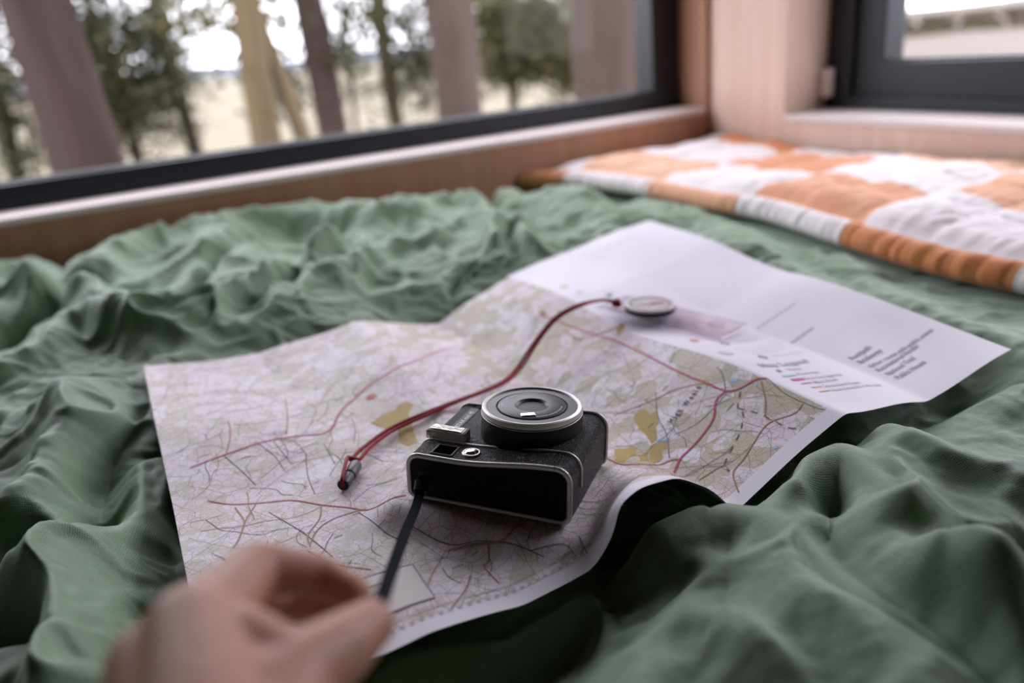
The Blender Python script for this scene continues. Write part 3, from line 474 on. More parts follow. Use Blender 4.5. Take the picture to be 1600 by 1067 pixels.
p.done('printed_lakes', ink('lake', (.40, .58, .70)), .0002)
p = Print()
for k in range(230):      # lanes and tracks
    s0, t0 = rnd.uniform(.1, 3.9), rnd.uniform(.06, .98); a = rnd.uniform(0, 6.3); pts = [(s0, t0)]
    for q in range(rnd.randint(2, 6)):
        a += rnd.uniform(-.7, .7); s0 += .10 * math.cos(a); t0 += .020 * math.sin(a)
        if not (.06 < s0 < 3.95 and .055 < t0 < .995): break
        pts.append((s0, t0))
    if len(pts) > 2: p.strip(pts, rnd.choice((.0003, .0004, .0005)))
for a in D['black']: p.strip(a, .0006)
p.done('printed_lanes', ink('dark', (.13, .115, .125)), .0003, 'thin dark lanes printed on the map')
p = Print()
for k in range(70):
    s0, t0 = rnd.uniform(.1, 3.9), rnd.uniform(.06, .98); a = rnd.uniform(0, 6.3); pts = [(s0, t0)]
    for q in range(rnd.randint(3, 8)):
        a += rnd.uniform(-.5, .5); s0 += .11 * math.cos(a); t0 += .022 * math.sin(a)
        if not (.06 < s0 < 3.95 and .055 < t0 < .995): break
        pts.append((s0, t0))
    if len(pts) > 2: p.strip(pts, rnd.choice((.0004, .0006)))
for a in D['orange']: p.strip(a, .0010)
p.done('printed_minor_roads', ink('brown', (.40, .24, .14)), .00035, 'brown roads printed on the map')
p = Print()
for a in D['red']: p.strip(a, .0012)
p.done('printed_secondary_roads', ink('red', (.44, .10, .10)), .0004)
p = Print()
for a in D['magenta']: p.strip(a, .0016)
p.done('printed_main_roads', ink('magenta', (.47, .045, .15)), .00045, 'dark pink main roads printed on the map')
p = Print()
for a in D['rail']: p.strip(a, .0011, dash=2)
p.done('printed_railways', ink('dark', None), .0004)
p = Print()
for k in range(60):      # place names too small to read
    s0, t0 = rnd.uniform(.15, 3.75), rnd.uniform(.07, .97)
    q = [(s0, t0), (s0 + rnd.uniform(.05, .13), t0 + .002)]
    p.strip(q, .0007, dash=1)
p.done('printed_place_names', ink('dark', None), .0004, 'tiny dark place names printed on the map')
p = Print(); p.text(*D['txt']['high'], 'High Weald', 1.5, 1.25); p.done('printed_region_name', ink('black', (.02, .018, .02)), .0005, 'black spaced lettering High Weald')
p = Print(); p.disc(D['rings'][0], .0045); p.done('printed_marker', ink('marker_orange', (.66, .20, .12)), .0004)
p = Print(); p.disc(D['rings'][0], .0050, .0007); p.disc(D['rings'][0], .0008); p.disc(D['rings'][1], .0052, .0006); p.disc(D['rings'][1], .0009); p.disc(D['rings'][2], .0048, .0006)
p.done('printed_marker_rings', ink('violet', (.16, .10, .20)), .0005)
p = Print(); bx_ = D['box']; p.poly([(.82, .052), (1.12, .052), (1.12, .125), (.82, .125)]); p.done('printed_title_box', ink('cream', (.72, .68, .66)), .0004)
p = Print(); e = [(.82, .052), (1.12, .052), (1.12, .125), (.82, .125), (.82, .052)]
for a, b in zip(e[:-1], e[1:]): p.strip([a, b], .0012)
for q in range(3): p.strip([(.84, .105 - .015 * q), (.95 - .03 * q, .105 - .015 * q)], .0015, dash=2)
p.strip([(.05, .036), (2.05, .036)], .0006); p.strip([(.05, .024), (2.05, .024)], .0014, dash=1)
p.done('printed_border', ink('border', (.40, .33, .42)), .0006)
# legend panel
G = D['legend']
TX = D['txt']
p = Print(); p.strip(TX['blue'], .0034); p.done('legend_swatch', ink('pale_blue', (.46, .66, .76)), .0005)
p = Print(); p.strip(TX['mag'], .0042); p.strip(TX['mline'], .0014); p.done('legend_swatch', ink('pink', (.62, .16, .46)), .0005)
p = Print(); p.strip(TX['rline'], .0014); p.disc(G['o2'], .0055); p.done('legend_swatch', ink('salmon', (.72, .33, .24)), .0005)
p = Print(); p.strip(TX['yline'], .0016); p.disc(G['o1'], .0055); p.done('legend_swatch', ink('sand', (.76, .54, .30)), .0005)
p = Print(); p.disc(G['p2'], .0075); p.disc(G['b1'], .005); p.done('legend_swatch', ink('pale_pink', (.68, .60, .70)), .0005)
p = Print()
for g in ('g1', 'g2', 'g3'):
    s0, t0 = G[g]; p.disc((s0, t0), .0055, .0016, 6); p.strip([(s0 - .035, t0 + .003), (s0, t0), (s0 + .035, t0 - .003)], .0012)
p.disc(G['icon'], .0026); p.done('legend_symbols', ink('green_grey', (.20, .25, .25)), .0005)
p = Print()
for k, tx in (('title', 'Map Legend'), ('t1', 'Places'), ('t2', 'Waterways'), ('t3', 'Dual Carriageway'), ('t4', 'Main Road'), ('t5', 'Secondary Road'), ('t6', 'Road Generally > 4m wide')): p.text(*TX[k], tx)
for k in ('l1', 'l2', 'l3', 'l4', 'l5', 'l6', 'l7', 'k1', 'k2', 'k3', 'k4'): p.strip(TX[k], .0013, dash=1)
p.done('legend_lettering', ink('grey', (.46, .44, .49)), .0005, 'grey legend lettering')
p = Print()
for k, tx in (('w1', 'Footpath'), ('w2', 'Bridleway'), ('w3', 'Other routes with public access'), ('w4', 'Recreational Route'), ('w5', 'National Trail'), ('w6', 'Public House'), ('n2', 'Access & Camp')): p.text(*TX[k], tx)
for k in ('n1', 'h1', 'h2'): p.strip(TX[k], .0016, dash=1)
p.done('panel_lettering', ink('dark_grey', (.30, .28, .33)), .0005, 'dark grey printed lines of the right hand panel')

# ------------------------------------------------------------------ patchwork quilt
def resample(path, n):
    p = catmull(np.column_stack([path, np.zeros(len(path))]), 12)[:, :2]; ar = np.concatenate([[0], np.cumsum(np.linalg.norm(np.diff(p, axis=0), axis=1))])
    a = np.linspace(0, ar[-1], n); return np.stack([np.interp(a, ar, p[:, k]) for k in (0, 1)], -1), a
qp, qa = resample(QE[:-1], 520)
prof = [(.060, .003), (.030, .001), (.012, .003), (.004, .009), (0, .0165), (.002, .025), (.009, .0325), (.019, .0360), (.027, .0350), (.033, .0310), (.0365, .0285), (.042, .0305), (.052, .035), (.07, .039)]
NA = 230; ra = np.linspace(0, 1, NA)
Q = np.zeros((len(qp), len(prof) + NA - 1, 3)); QU = np.zeros((len(qp), len(prof) + NA - 1, 2))
for i, (x0, y0) in enumerate(qp):
    w_ = 1.238 - x0
    xs = [a for a, b in prof] + list(.07 + (w_ - .07) * ra[1:]); zs = [b for a, b in prof] + [.039] * (NA - 1)
    Q[i, :, 0] = x0 + np.array(xs); Q[i, :, 1] = y0; Q[i, :, 2] = zs
    ar = np.concatenate([[0], np.cumsum(np.hypot(np.diff(xs), np.diff(zs)))]); QU[i, :, 0] = ar - .1156; QU[i, :, 1] = y0
qxx, qyy = Q[..., 0], Q[..., 1]; dist = Q[..., 0] - qp[:, 0][:, None]
top_ = np.clip((dist - .037) / .02, 0, 1); j_ = np.arange(Q.shape[1])[None, :]; vis = (j_ >= 3)
# squares puffed up between their seams, puckers running from the seams, ripples round the bound edge
uq, vq = (dist - .037) / .12, (qyy - .47) / .12
puff = np.abs(np.sin(np.pi * uq)) ** .5 * np.abs(np.sin(np.pi * vq)) ** .5
Q[..., 2] += top_ * (.010 * puff + .006 * fbm(qxx * 7, qyy * 9, 3, 41) + .0035 * np.abs(perlin(qxx * 26 + qyy * 30, qyy * 34 - qxx * 8, 42)))
edge_ = vis * np.clip(1 - dist / .037, 0, 1) ** .3
rip = perlin(qyy * 62 + dist * 25, dist * 18, 44) + .6 * perlin(qyy * 120 + dist * 30, dist * 10, 45)
Q[..., 2] += edge_ * .0020 * rip * np.clip(j_ - 2, 0, 3) / 3; Q[..., 0] -= edge_ * .0022 * rip
Q[..., 2] += (.006 * np.sin(qyy * 9 + 1) * np.clip(dist / .1, 0, 1)) 
Q[..., 2] -= np.clip((qyy - 1.40) / .09, 0, 1) ** 2 * .02 * top_
m = MT('patchwork_cotton'); uv = m.uv(); wn = m.n('TexNoise', {'Vector': uv, 'Scale': 14.0, 'Detail': 2.0}).outputs['Color']
wuv_ = m.n('VectorMath', {0: uv, 1: m.n('VectorMath', {0: wn, 1: (.02, .02, 0)}, operation='MULTIPLY').outputs[0]}, operation='ADD').outputs[0]
sq = m.n('SeparateXYZ', {0: wuv_}); fa = m.math('FLOOR', m.math('DIVIDE', sq.outputs[0], .16)); fb = m.math('FLOOR', m.math('DIVIDE', m.math('ADD', sq.outputs[1], -.23), .24))
par = m.math('MODULO', m.math('ABSOLUTE', m.math('ADD', fa, fb)), 2.0)
wn2 = m.n('TexWhiteNoise', {'Vector': m.n('CombineXYZ', {0: fa, 1: fb}).outputs[0]}, noise_dimensions='2D').outputs['Value']
shade = m.mix(m.step(wn2, .25, .9), (.62, .215, .07), (.76, .45, .30)); 
wht = m.mix(m.noise(uv, 30, 3), (.74, .68, .68), (.82, .76, .78))
cc = m.mix(par, shade, wht)
cr = m.noise(m.vmap(uv, (60, 18, 1)), 1, 3, .6, .8); cc = m.mix(m.math('MULTIPLY', m.step(cr, .55, .75), .18), cc, (.55, .25, .12))
m.set(col=cc, rough=.8, spec=.15, sheen=.25, normal=m.bump(m.noise(uv, 500, 2), .15, .0004, m.bump(cr, .35, .004))); M['quilt'] = m.m
quilt = link('patchwork_quilt', grid_mesh('patchwork_quilt', Q, QU), M['quilt']); tag(quilt, 'puffy orange and white patchwork quilt with a rolled edge by the side window', 'quilt')

# ------------------------------------------------------------------ instant camera
IXM = Matrix([[*map(float, IX_R[i]), float(IX_O[i])] for i in range(3)] + [[0, 0, 0, 1]])
ix = empty('instant_camera'); ix.matrix_world = IXM
tag(ix, 'black instant camera with silver trim lying on its back on the map', 'camera')
def outline(n=12):
    """near face outline in (u,w), anticlockwise from lower left"""
    L, T0, T1 = .121, .0350, .0420; pts = []
    def arc(cx, cz, r, a0, a1): 
        for k in range(n + 1): a = a0 + (a1 - a0) * k / n; pts.append((cx + r * math.cos(a), cz + r * math.sin(a)))
    arc(.0065, .0065, .0065, math.pi, 1.5 * math.pi); arc(L - .008, .008, .008, 1.5 * math.pi, 2 * math.pi); arc(L - .011, T1 - .011, .011, 0, .5 * math.pi)
    for k in range(1, 14):
        f = k / 14; u = (L - .011) * (1 - f) + .010 * f; g = min(1, max(0, (u - .035) / .075)); g = g * g * (3 - 2 * g); pts.append((u, T0 + (T1 - T0) * g))
    arc(.010, T0 - .010, .010, .5 * math.pi, math.pi); return pts
OL = outline(); OC = np.array(OL).mean(0)
def inset(pts, d):
    p = np.array(pts); n = len(p); t = np.roll(p, -1, 0) - np.roll(p, 1, 0); t /= np.linalg.norm(t, axis=1, keepdims=True); return p + np.stack([-t[:, 1], t[:, 0]], -1) * d
m = MT('black_leatherette'); o = m.obj()
vv = m.n('TexVoronoi', {'Vector': o, 'Scale': 850.0}, feature='DISTANCE_TO_EDGE').outputs['Distance']; lump = m.noise(o, 420, 2)
hgt = m.math('ADD', m.step(vv, 0, .28), m.math('MULTIPLY', lump, .6))
m.set(col=m.mix(m.noise(o, 90, 2), (.006, .007, .010), (.010, .011, .015)), rough=.34, spec=.17, normal=m.bump(hgt, .8, .0006)); M['leather'] = m.m
M['silver'] = plain('brushed_silver', (.66, .61, .60), .42, .45)
M['chrome'] = plain('polished_chrome', (.85, .84, .84), .12, 1)
M['blackp'] = plain('matt_black_plastic', (.007, .007, .009), .45, spec=.25); M['blackd'] = plain('deep_black', (.003, .003, .004), .6); M['greyp'] = plain('lens_face_plastic', (.035, .036, .040), .42)
def loft(name, rings, mat, parent, cap=(True, True)):
    n = len(rings[0][1]); V = []; F = []
    for v, pts in rings: V += [(u, v, w) for u, w in pts]
    for r in range(len(rings) - 1):
        for k in range(n): k2 = (k + 1) % n; F.append((r * n + k, r * n + k2, (r + 1) * n + k2, (r + 1) * n + k))
    if cap[0]: F.append(tuple(range(n))[::-1])
    if cap[1]: F.append(tuple((len(rings) - 1) * n + k for k in range(n)))
    me = py_mesh(name, V, F); bm = bmesh.new(); bm.from_mesh(me); bmesh.ops.recalc_face_normals(bm, faces=bm.faces); bm.to_mesh(me); bm.free()
    o_ = link(name, me, mat, parent, True); edge_split(o_, 40); return o_
body = loft('body', [(.0016, inset(OL, .0016)), (.0016, OL), (.030, inset(OL, -.0002)), (.060, OL), (.0915, OL), (.094, inset(OL, .0010)), (.095, inset(OL, .003))], M['leather'], ix)
fp = loft('side_plate', [(.0018, inset(OL, .0012)), (.0006, inset(OL, .0030)), (.0004, inset(OL, .0036))], M['leather'], ix, (False, True))
box('battery_door_seam', (.0590, .00022, .0035), (.0593, .0012, .0345), M['blackd'], fp)
def tube_on(name, pts, v, r, mat, closed, parent=ix, n=8, out=.0):
    return sweep(name, [(u, v, w) for u, w in (inset(pts, -out) if out else pts)], ring(r, n), mat, parent, up=(0, 1, 0), closed=closed)
sweep('side_bezel', [(u, .0012, w) for u, w in inset(OL, .0016)], [(.0020 * math.cos(a) , .0016 * math.sin(a)) for a in [2 * math.pi * k / 10 for k in range(10)]], M['silver'], ix, up=(0, 1, 0), closed=True)
i_r = 26
line = [OL[k] for k in range(26 - 4, len(OL) - 5)]
# thin silver line over the front, running down the side
fl = [(u, w) for u, w in OL]
start = min(range(len(OL)), key=lambda k: (abs(OL[k][0] - .121) + abs(OL[k][1] - .026)))
path = [(.121, .0225 + (.0015) * .001, .019), (.121, .0225, .024), (.121, .0225, .028)] + [(u, .0225 + .0025 * max(0, min(1, (.085 - u) / .03)), w) for u, w in OL[start:]]
path = [np.array(q) for q in path if True]
sweep('silver_line', path, ring(.0013, 8), M['silver'], ix, up=(0, 1, 0))
sweep('back_trim', [(u, .0935, w) for u, w in inset(OL, -.0005)], ring(.0013, 8), M['silver'], ix, up=(0, 1, 0), closed=True)
box('bezel_joint', (.1090, -.0006, .0402), (.1093, .003, .0428), M['blackd'], ix)
# lens
LC = (.0735, .0585)
barrel = lathe('lens_barrel', [(.0375, .034), (.0372, .0400), (.0366, .0520), (.0362, .0555), (.034, .0560), (.0, .0560)], M['blackp'], ix, 96, (LC[0], LC[1], 0))
rg_ = lathe('lens_ring', [(.0330, .0552), (.0331, .0572), (.0337, .0581), (.0352, .0584), (.0362, .0577), (.0367, .0560), (.0368, .0545), (.0362, .0540)], M['silver'], ix, 96, (LC[0], LC[1], 0))
lathe('lens_ring_groove', [(.0368, .05385), (.0370, .0536), (.0369, .0531), (.0362, .0529)], M['silver'], rg_, 96, (LC[0], LC[1], 0))
lf = lathe('lens_face', [(.0332, .0570), (.0262, .0571), (.0258, .0560), (.0250, .0560), (.0247, .0574), (.0242, .0577), (.0125, .0577), (.0118, .0572), (.0098, .0552), (.0094, .0535), (.0076, .0528), (.0070, .0518)], M['greyp'], ix, 96, (LC[0], LC[1], 0))
m = MT('coated_lens_glass'); m.set(col=m.mix(m.noise(m.obj(), 30), (.006, .006, .010), (.014, .012, .022)), rough=.06, spec=.8); M['lensg'] = m.m
lathe('lens_glass', [(.0072, .0519), (.0060, .0530), (.0040, .0538), (.0020, .0541), (0.0, .0542)], M['lensg'], ix, 48, (LC[0], LC[1], 0))
a_ = math.atan2(-.017, .004); 
mc = (LC[0] + .0035, LC[1] - .0183)
mir = box('selfie_mirror', (-.0054, -.0026, .0570), (.0054, .0026, .0586), M['chrome'], ix, bev=.0008); mir.location = (mc[0], mc[1], 0); mir.rotation_euler = (0, 0, .52)
def flat_text(name, txt, size, mat, parent, place, space=1.0):
    cu = bpy.data.curves.new('t', 'FONT'); cu.body = txt; cu.size = size; cu.space_character = space; cu.resolution_u = 2
    ob = bpy.data.objects.new('t', cu); COL.objects.link(ob); bpy.context.view_layer.update()
    me = bpy.data.meshes.new_from_object(ob.evaluated_get(bpy.context.evaluated_depsgraph_get()))
    co = np.array([v.co[:] for v in me.vertices]); co = np.array([place(x, y) for x, y, z in co]); me.vertices.foreach_set('co', co.ravel().astype(np.float32)); me.update()
    me.materials.clear(); bpy.data.objects.remove(ob); bpy.data.curves.remove(cu)
    o_ = link(name, me, mat, parent); o_['kind'] = 'stuff'; return o_
M['white_ink'] = plain('white_ink', (.85, .85, .87), .5)
def on_arc(r, a0, sgn=-1):
    def f(x, y): a = a0 + sgn * x / r; rr = r + (y if sgn < 0 else -y); return (LC[0] + rr * math.cos(a), LC[1] + rr * math.sin(a), .05785)
    return f
flat_text('lens_lettering', 'INSTAX LENS 60mm', .0024, M['white_ink'], ix, on_arc(.0205, math.radians(205), -1), 1.1)
flat_text('lens_lettering', 'FOCUS RANGE 0.3m-\u221e', .0026, M['white_ink'], ix, on_arc(.0225, math.radians(-62), 1), 1.1)
flat_text('name_lettering', 'INSTAX mini 40', .0052, M['white_ink'], ix, lambda x, y: (.0185 - y, .045 + x, .03548), 1.0)
lp = box('name_plate', (.0125, .0425, .0338), (.0205, .087, .0354), M['blackp'], ix, bev=.0006)
box('lens_shoulder', (.096, .083, .036), (.1035, .092, .0424), M['blackd'], ix, bev=.001)
lathe('light_sensor', [(.0018, .0345), (.0018, .0357), (.0012, .0357), (.0011, .0350), (0, .0350)], M['blackd'], ix, 20, (.018, .0895, 0))
lathe('light_sensor', [(.0012, .0350), (.0012, .0365), (.0008, .0365), (0, .0360)], M['blackd'], ix, 20, (.034, .066, 0))
# flash
m = MT('flash_housing'); m.set(col=m.mix(m.noise(m.obj(), 80), (.78, .73, .63), (.84, .79, .70)), rough=.2, trans=.35, ior=1.45, spec=.5); M['flashh'] = m.m
fh = box('flash', (.002, .0270, .033), (.0335, .0395, .0415), M['flashh'], ix, bev=.0022)
m = MT('flash_reflector'); st = m.noise(m.vmap(m.obj(), (90, 420, 1)), 1, 3, .6, 1.2)
m.set(col=m.mix(st, (.55, .50, .44), (.92, .90, .88)), rough=.18, metal=.85, normal=m.bump(st, .8, .002)); 
rf = box('flash_reflector', (.0055, .0292, .0408), (.0300, .0373, .0418), m.m, fh, bev=.0004)
box('flash_tube', (.0075, .0288, .0414), (.0290, .0294, .0421), M['chrome'], fh, bev=.0003)
# viewfinder
vfr = box('viewfinder', (.0165, .0035, .0335), (.0345, .0195, .0358), M['blackp'], ix, bev=.0012)
m = MT('viewfinder_glass'); m.set(col=m.mix(m.noise(m.obj(), 40), (.002, .002, .003), (.003, .003, .004)), rough=.5, spec=.0)
box('viewfinder_glass', (.0185, .0052, .0350), (.0325, .0178, .0361), m.m, vfr, bev=.0004)
# front button
bt = lathe('button', [(.0066, .0340), (.0066, .0364), (.0060, .0369), (.0052, .0369), (.0049, .0362)], M['silver'], ix, 40, (.0450, .0125, 0))
lathe('button_dome', [(.0049, .0360), (.0048, .0370), (.0038, .0378), (.0020, .0382), (0, .0383)], M['chrome'], bt, 40, (.0450, .0125, 0))
lathe('button_shadow_gap', [(.0053, .0366), (.0048, .03665)], M['blackd'], bt, 40, (.0450, .0125, 0))
# embossed mark and strap lug on the side plate
em = sweep('embossed_mark', [(.0486 + .0040 * (abs(math.cos(a)) ** .6) * math.copysign(1, math.cos(a)), .0003, .0150 + .0036 * (abs(math.sin(a)) ** .6) * math.copysign(1, math.sin(a))) for a in [2 * math.pi * k / 28 for k in range(28)]], ring(.00022, 6), M['leather'], ix, up=(0, 1, 0), closed=True)
sweep('embossed_dot', [(.0486 + .0012 * math.cos(a), .0003, .0150 + .0012 * math.sin(a)) for a in [2 * math.pi * k / 16 for k in range(16)]], ring(.0002, 6), M['leather'], em, up=(0, 1, 0), closed=True)
box('strap_recess', (.0090, .0001, .0150), (.0185, .0012, .0225), M['blackd'], ix, bev=.0004)
box('strap_lug', (.0105, -.0022, .0162), (.0170, .0010, .0182), M['blackp'], ix, bev=.0005)

# wrist strap
M['strap'] = plain('black_woven_strap', (.008, .009, .013), .9, spec=.04)
sp = catmull(D['strap'], 14); view = np.array([0, 0, .30]) - sp; view /= np.linalg.norm(view, axis=1, keepdims=True)
def ribbon(w, t): return [(-w / 2, -t / 2), (w / 2, -t / 2), (w / 2, t / 2), (-w / 2, t / 2)]
st = empty('wrist_strap', tuple(sp[0])); tag(st, 'black wrist strap pulled tight between camera and fingers', 'strap')
bpy.context.view_layer.update()
def child_at(o, p): o.parent = p; o.matrix_parent_inverse = p.matrix_basis.inverted(); return o
child_at(sweep('strap_band', sp[3:], ribbon(.0062, .0014), M['strap'], None, up=view[3:]), st)
cap = child_at(sweep('strap_end', sp[1:8], [(a * .0046, b * .0026) for a, b in ((-1, -.7), (-.7, -1), (.7, -1), (1, -.7), (1, .7), (.7, 1), (-.7, 1), (-1, .7))], plain('strap_tip_rubber', (.020, .020, .023), .38), None, up=view[1:8]), st)
child_at(sweep('strap_stitch', sp[9:16] + view[9:16] * .0009, ribbon(.0012, .0004), plain('grey_thread', (.05, .05, .055), .6), None, up=view[9:16]), st)
lp0 = IX_O + IX_R @ np.array((.0137, -.0012, .0172))
child_at(sweep('strap_loop', [lp0 + IX_R @ np.array((.0026 * math.cos(a), -.0030 * (1 + math.sin(a)) * .5 + .0005, .0012 * math.sin(a * 2))) for a in [2 * math.pi * k / 20 for k in range(20)]], ring(.0007, 6), M['strap'], None, closed=True, up=tuple(IX_R[:, 2])), st)

# ------------------------------------------------------------------ compass on its red cord
C0, C1, C2 = (np.array(q) for q in D['compass'])
ax = C2 - C0; ln = np.linalg.norm(ax[:2]); ang = math.atan2(ax[1], ax[0]); tilt = math.atan2(ax[2], ln)
cp = empty('baseplate_compass'); n_ = None
mid_st = C0 * .5 + C2 * .5
xa = ax / np.linalg.norm(ax)
# the plate follows the map's slope across its width
def map_z(x, y):
    d = (MP[..., 0] - x) ** 2 + (MP[..., 1] - y) ** 2; j, i = np.unravel_index(d.argmin(), d.shape); return MP[j, i, 2]
side = np.array((-math.sin(ang), math.cos(ang), 0)); sl = (map_z(*(mid_st + side * .028)[:2]) - map_z(*(mid_st - side * .028)[:2])) / .056
ya = side + np.array((0, 0, sl)); ya -= xa * (ya @ xa); ya /= np.linalg.norm(ya); za = np.cross(xa, ya)
need = max(map_z(*(C0 + ax * f + side * g)[:2]) - (C0 + ax * f + ya * g)[2] for f in (0, .25, .5, .75, 1) for g in (-.028, 0, .028)) + .0006
org = C0 + np.array((0, 0, need))
cp.matrix_world = Matrix([[xa[i], ya[i], za[i], org[i]] for i in range(3)] + [[0, 0, 0, 1]])
tag(cp, 'clear baseplate compass with a round dial lying on the map', 'compass')
m = MT('clear_acrylic'); m.t.nodes.remove(m.b)
ta = m.n('BsdfTransparent', {'Color': m.mix(m.noise(m.obj(), 20), (.93, .90, .93), (.96, .94, .96))}); ga = m.n('BsdfGlossy', {'Roughness': .06}); fa_ = m.n('Fresnel', {'IOR': 1.4}); mxa = m.n('MixShader')
mxa.inputs[0].default_value = .14; m.l(ta.outputs[0], mxa.inputs[1]); m.l(ga.outputs[0], mxa.inputs[2]); m.l(mxa.outputs[0], m.out.inputs[0]); M['acrylic'] = m.m
PLN = float(np.linalg.norm(ax)) + .004
bm = bmesh.new(); box_bm(bm, (-.002, -.027, 0), (PLN, .027, .0026), .0010); me = bpy.data.meshes.new('baseplate'); bm.to_mesh(me); bm.free(); link('baseplate', me, M['acrylic'], cp)
DX = float((C1 - C0)[:2] @ xa[:2]) + .003
M['dial'] = plain('dial_card', (.62, .54, .55), .4); M['rim'] = plain('dial_rim', (.66, .61, .63), .35)
dl = lathe('dial_housing', [(.0270, .0028), (.0274, .0048), (.0274, .0068), (.0266, .0072)], M['blackd'], cp, 64, (DX, 0, 0))
lathe('dial_rim', [(.0266, .0070), (.0270, .0080), (.0264, .0096), (.0248, .0100), (.0234, .0096)], M['rim'], cp, 64, (DX, 0, 0))
lathe('dial_face', [(.0234, .0092), (0, .0092)], M['dial'], cp, 64, (DX, 0, 0))
lathe('dial_scale', [(.0205, .00935), (.0198, .00935)], ink('dark', None), cp, 64, (DX, 0, 0))
for k in range(12):
    a = k * math.pi / 6; b_ = box('dial_mark', (.0205, -.0003, .0093), (.0228, .0003, .0095), ink('dark', None), cp); b_.location = (DX, 0, 0); b_.rotation_euler = (0, 0, a)
def needle(nm, s, mat):
    me = py_mesh(nm, [(0, -.0022, .0097), (0, .0022, .0097), (s * .017, 0, .0097), (0, -.0022, .0101), (0, .0022, .0101), (s * .017, 0, .0101)], [(0, 1, 2), (3, 5, 4), (0, 2, 5, 3), (1, 4, 5, 2), (0, 3, 4, 1)])
    o_ = link(nm, me, mat, cp); o_.location = (DX, 0, 0); o_.rotation_euler = (0, 0, .9); return o_
needle('needle_north', 1, plain('needle_red', (.50, .16, .08), .4)); needle('needle_south', -1, plain('needle_white', (.75, .72, .72), .4))
M['blackink'] = plain('scale_print', (.05, .03, .06), .5)
for x0, x1, yy in ((.012, .052, -.0245),): box('ruler_print', (x0, yy, .0026), (x1, yy + .0018, .00285), M['blackink'], cp)
box('direction_line', (DX + .030, -.0005, .0026), (PLN - .008, .0005, .00285), plain('salmon_print', (.66, .22, .18), .5), cp)
box('edge_print', (PLN - .004, -.010, .0026), (PLN - .0026, .012, .00285), M['blackink'], cp)
mg = lathe('magnifier', [(.0095, .0026), (.0094, .0034), (.006, .0042), (0, .0046)], M['acrylic'], cp, 40, (PLN - .026, .004, 0))
lathe('cord_eyelet', [(.0045, .0024), (.0048, .0034), (.0030, .0034), (.0028, .0026)], plain('eyelet_white', (.8, .78, .8), .3), cp, 24, (.012, -.012, 0))

m = MT('red_cord'); tw = m.n('TexWave', {'Vector': m.vmap(m.obj(), rot=(0, 0, .7)), 'Scale': 420.0, 'Distortion': 1.0}, bands_direction='X').outputs['Fac']
m.set(col=m.mix(tw, (.20, .004, .014), (.34, .008, .026)), rough=.6, spec=.25, normal=m.bump(tw, .5, .0003)); M['cord'] = m.m
cdp = np.array(D['cord']); lan = empty('red_lanyard', tuple(cdp[-1])); tag(lan, 'doubled red cord lanyard running from the compass to a cord lock', 'lanyard')
bpy.context.view_layer.update()
T0, T1 = np.array(D['toggle'][0]), np.array(D['toggle'][1])
def strand(off, seed, tail):
    c_ = catmull(cdp, 12); t_ = np.gradient(c_, axis=0); sd = np.cross(t_, (0, 0, 1)); sd /= np.linalg.norm(sd, axis=1, keepdims=True)
    k = np.arange(len(c_)) / len(c_); wob = off * (.0016 + .0014 * np.sin(k * 9 + seed) + .0028 * np.clip((k - .80) / .2, 0, 1) + .0018 * np.exp(-((k - .38) / .10) ** 2)); c_ = c_ + sd * wob[:, None]
    c_[:, 2] += .0005 * np.sin(k * 23 + seed)
    for i in range(len(c_)):
        zz = map_z(c_[i, 0], c_[i, 1]) + .0019
        if c_[i, 2] < zz: c_[i, 2] = zz
    return np.vstack([c_] + tail)
tl = T1 - T0; tl /= np.linalg.norm(tl)
up_ = np.array((0, 0, 1.))
tailA = [catmull([cdp[-1] + np.array((-.004, .0, .004)), T0 * .6 + T1 * .4 + up_ * .0085 + np.array((-.003, .001, 0)), T1 + tl * .0015 + up_ * .006, T1 + tl * .003 + up_ * .001, T1 - tl * .003], 8)]
tailB = [catmull([cdp[-1] + np.array((.003, -.001, 0)), T0 + np.array((.001, -.0005, .0015)) - tl * .002, T0 + tl * .004], 8)]
child_at(sweep('cord_strand', strand(-1, 0, tailA), ring(.0016, 8), M['cord']), lan); child_at(sweep('cord_strand', strand(1, 2, tailB), ring(.0016, 8), M['cord']), lan)
k0 = cdp[0]; kn = [k0 + np.array((.0032 * math.cos(a) + .001, .0032 * math.sin(a * 2) * .7, .0030 * math.sin(a) - .001)) for a in [2 * math.pi * k / 30 for k in range(30)]]
child_at(sweep('cord_knot', kn, ring(.0023, 8), M['cord'], closed=True), lan)
ey = np.array(cp.matrix_world @ Vector((.012, -.012, .003)))
child_at(sweep('cord_loop', catmull([k0, (k0 + ey) / 2 + np.array((0, 0, -.001)), ey, ey + np.array((0, 0, -.0006))], 6), ring(.0011, 6), M['cord']), lan)
# cord lock
tg = empty('cord_lock'); tL = float(np.linalg.norm(T1 - T0)) + .004
zt = tl; xt = np.cross((0, 0, 1.), zt); xt /= np.linalg.norm(xt); yt = np.cross(zt, xt)
o0 = T0 - tl * .001; o0[2] = max(o0[2], map_z(*o0[:2]) + .0056); 
e0 = o0 + tl * tL; o0[2] += max(0, map_z(*e0[:2]) + .0056 - e0[2])
tg.matrix_world = Matrix([[xt[i], yt[i], zt[i], o0[i]] for i in range(3)] + [[0, 0, 0, 1]])
tag(tg, 'dark grey barrel cord lock at the end of the red cord', 'cord lock')
M['lock'] = plain('lock_plastic', (.075, .075, .085), .42)
lathe('barrel', [(0, 0), (.0038, 0), (.0050, .0010), (.0053, .0030), (.0053, tL * .50), (.0050, tL * .53), (0, tL * .53)], M['lock'], tg, 32)
lathe('plunger', [(0, tL * .50), (.0042, tL * .50), (.0042, tL * .60), (.0050, tL * .61), (.0050, tL - .001), (.0044, tL), (.0036, tL), (.0034, tL - .001), (0, tL - .001)], M['lock'], tg, 32)
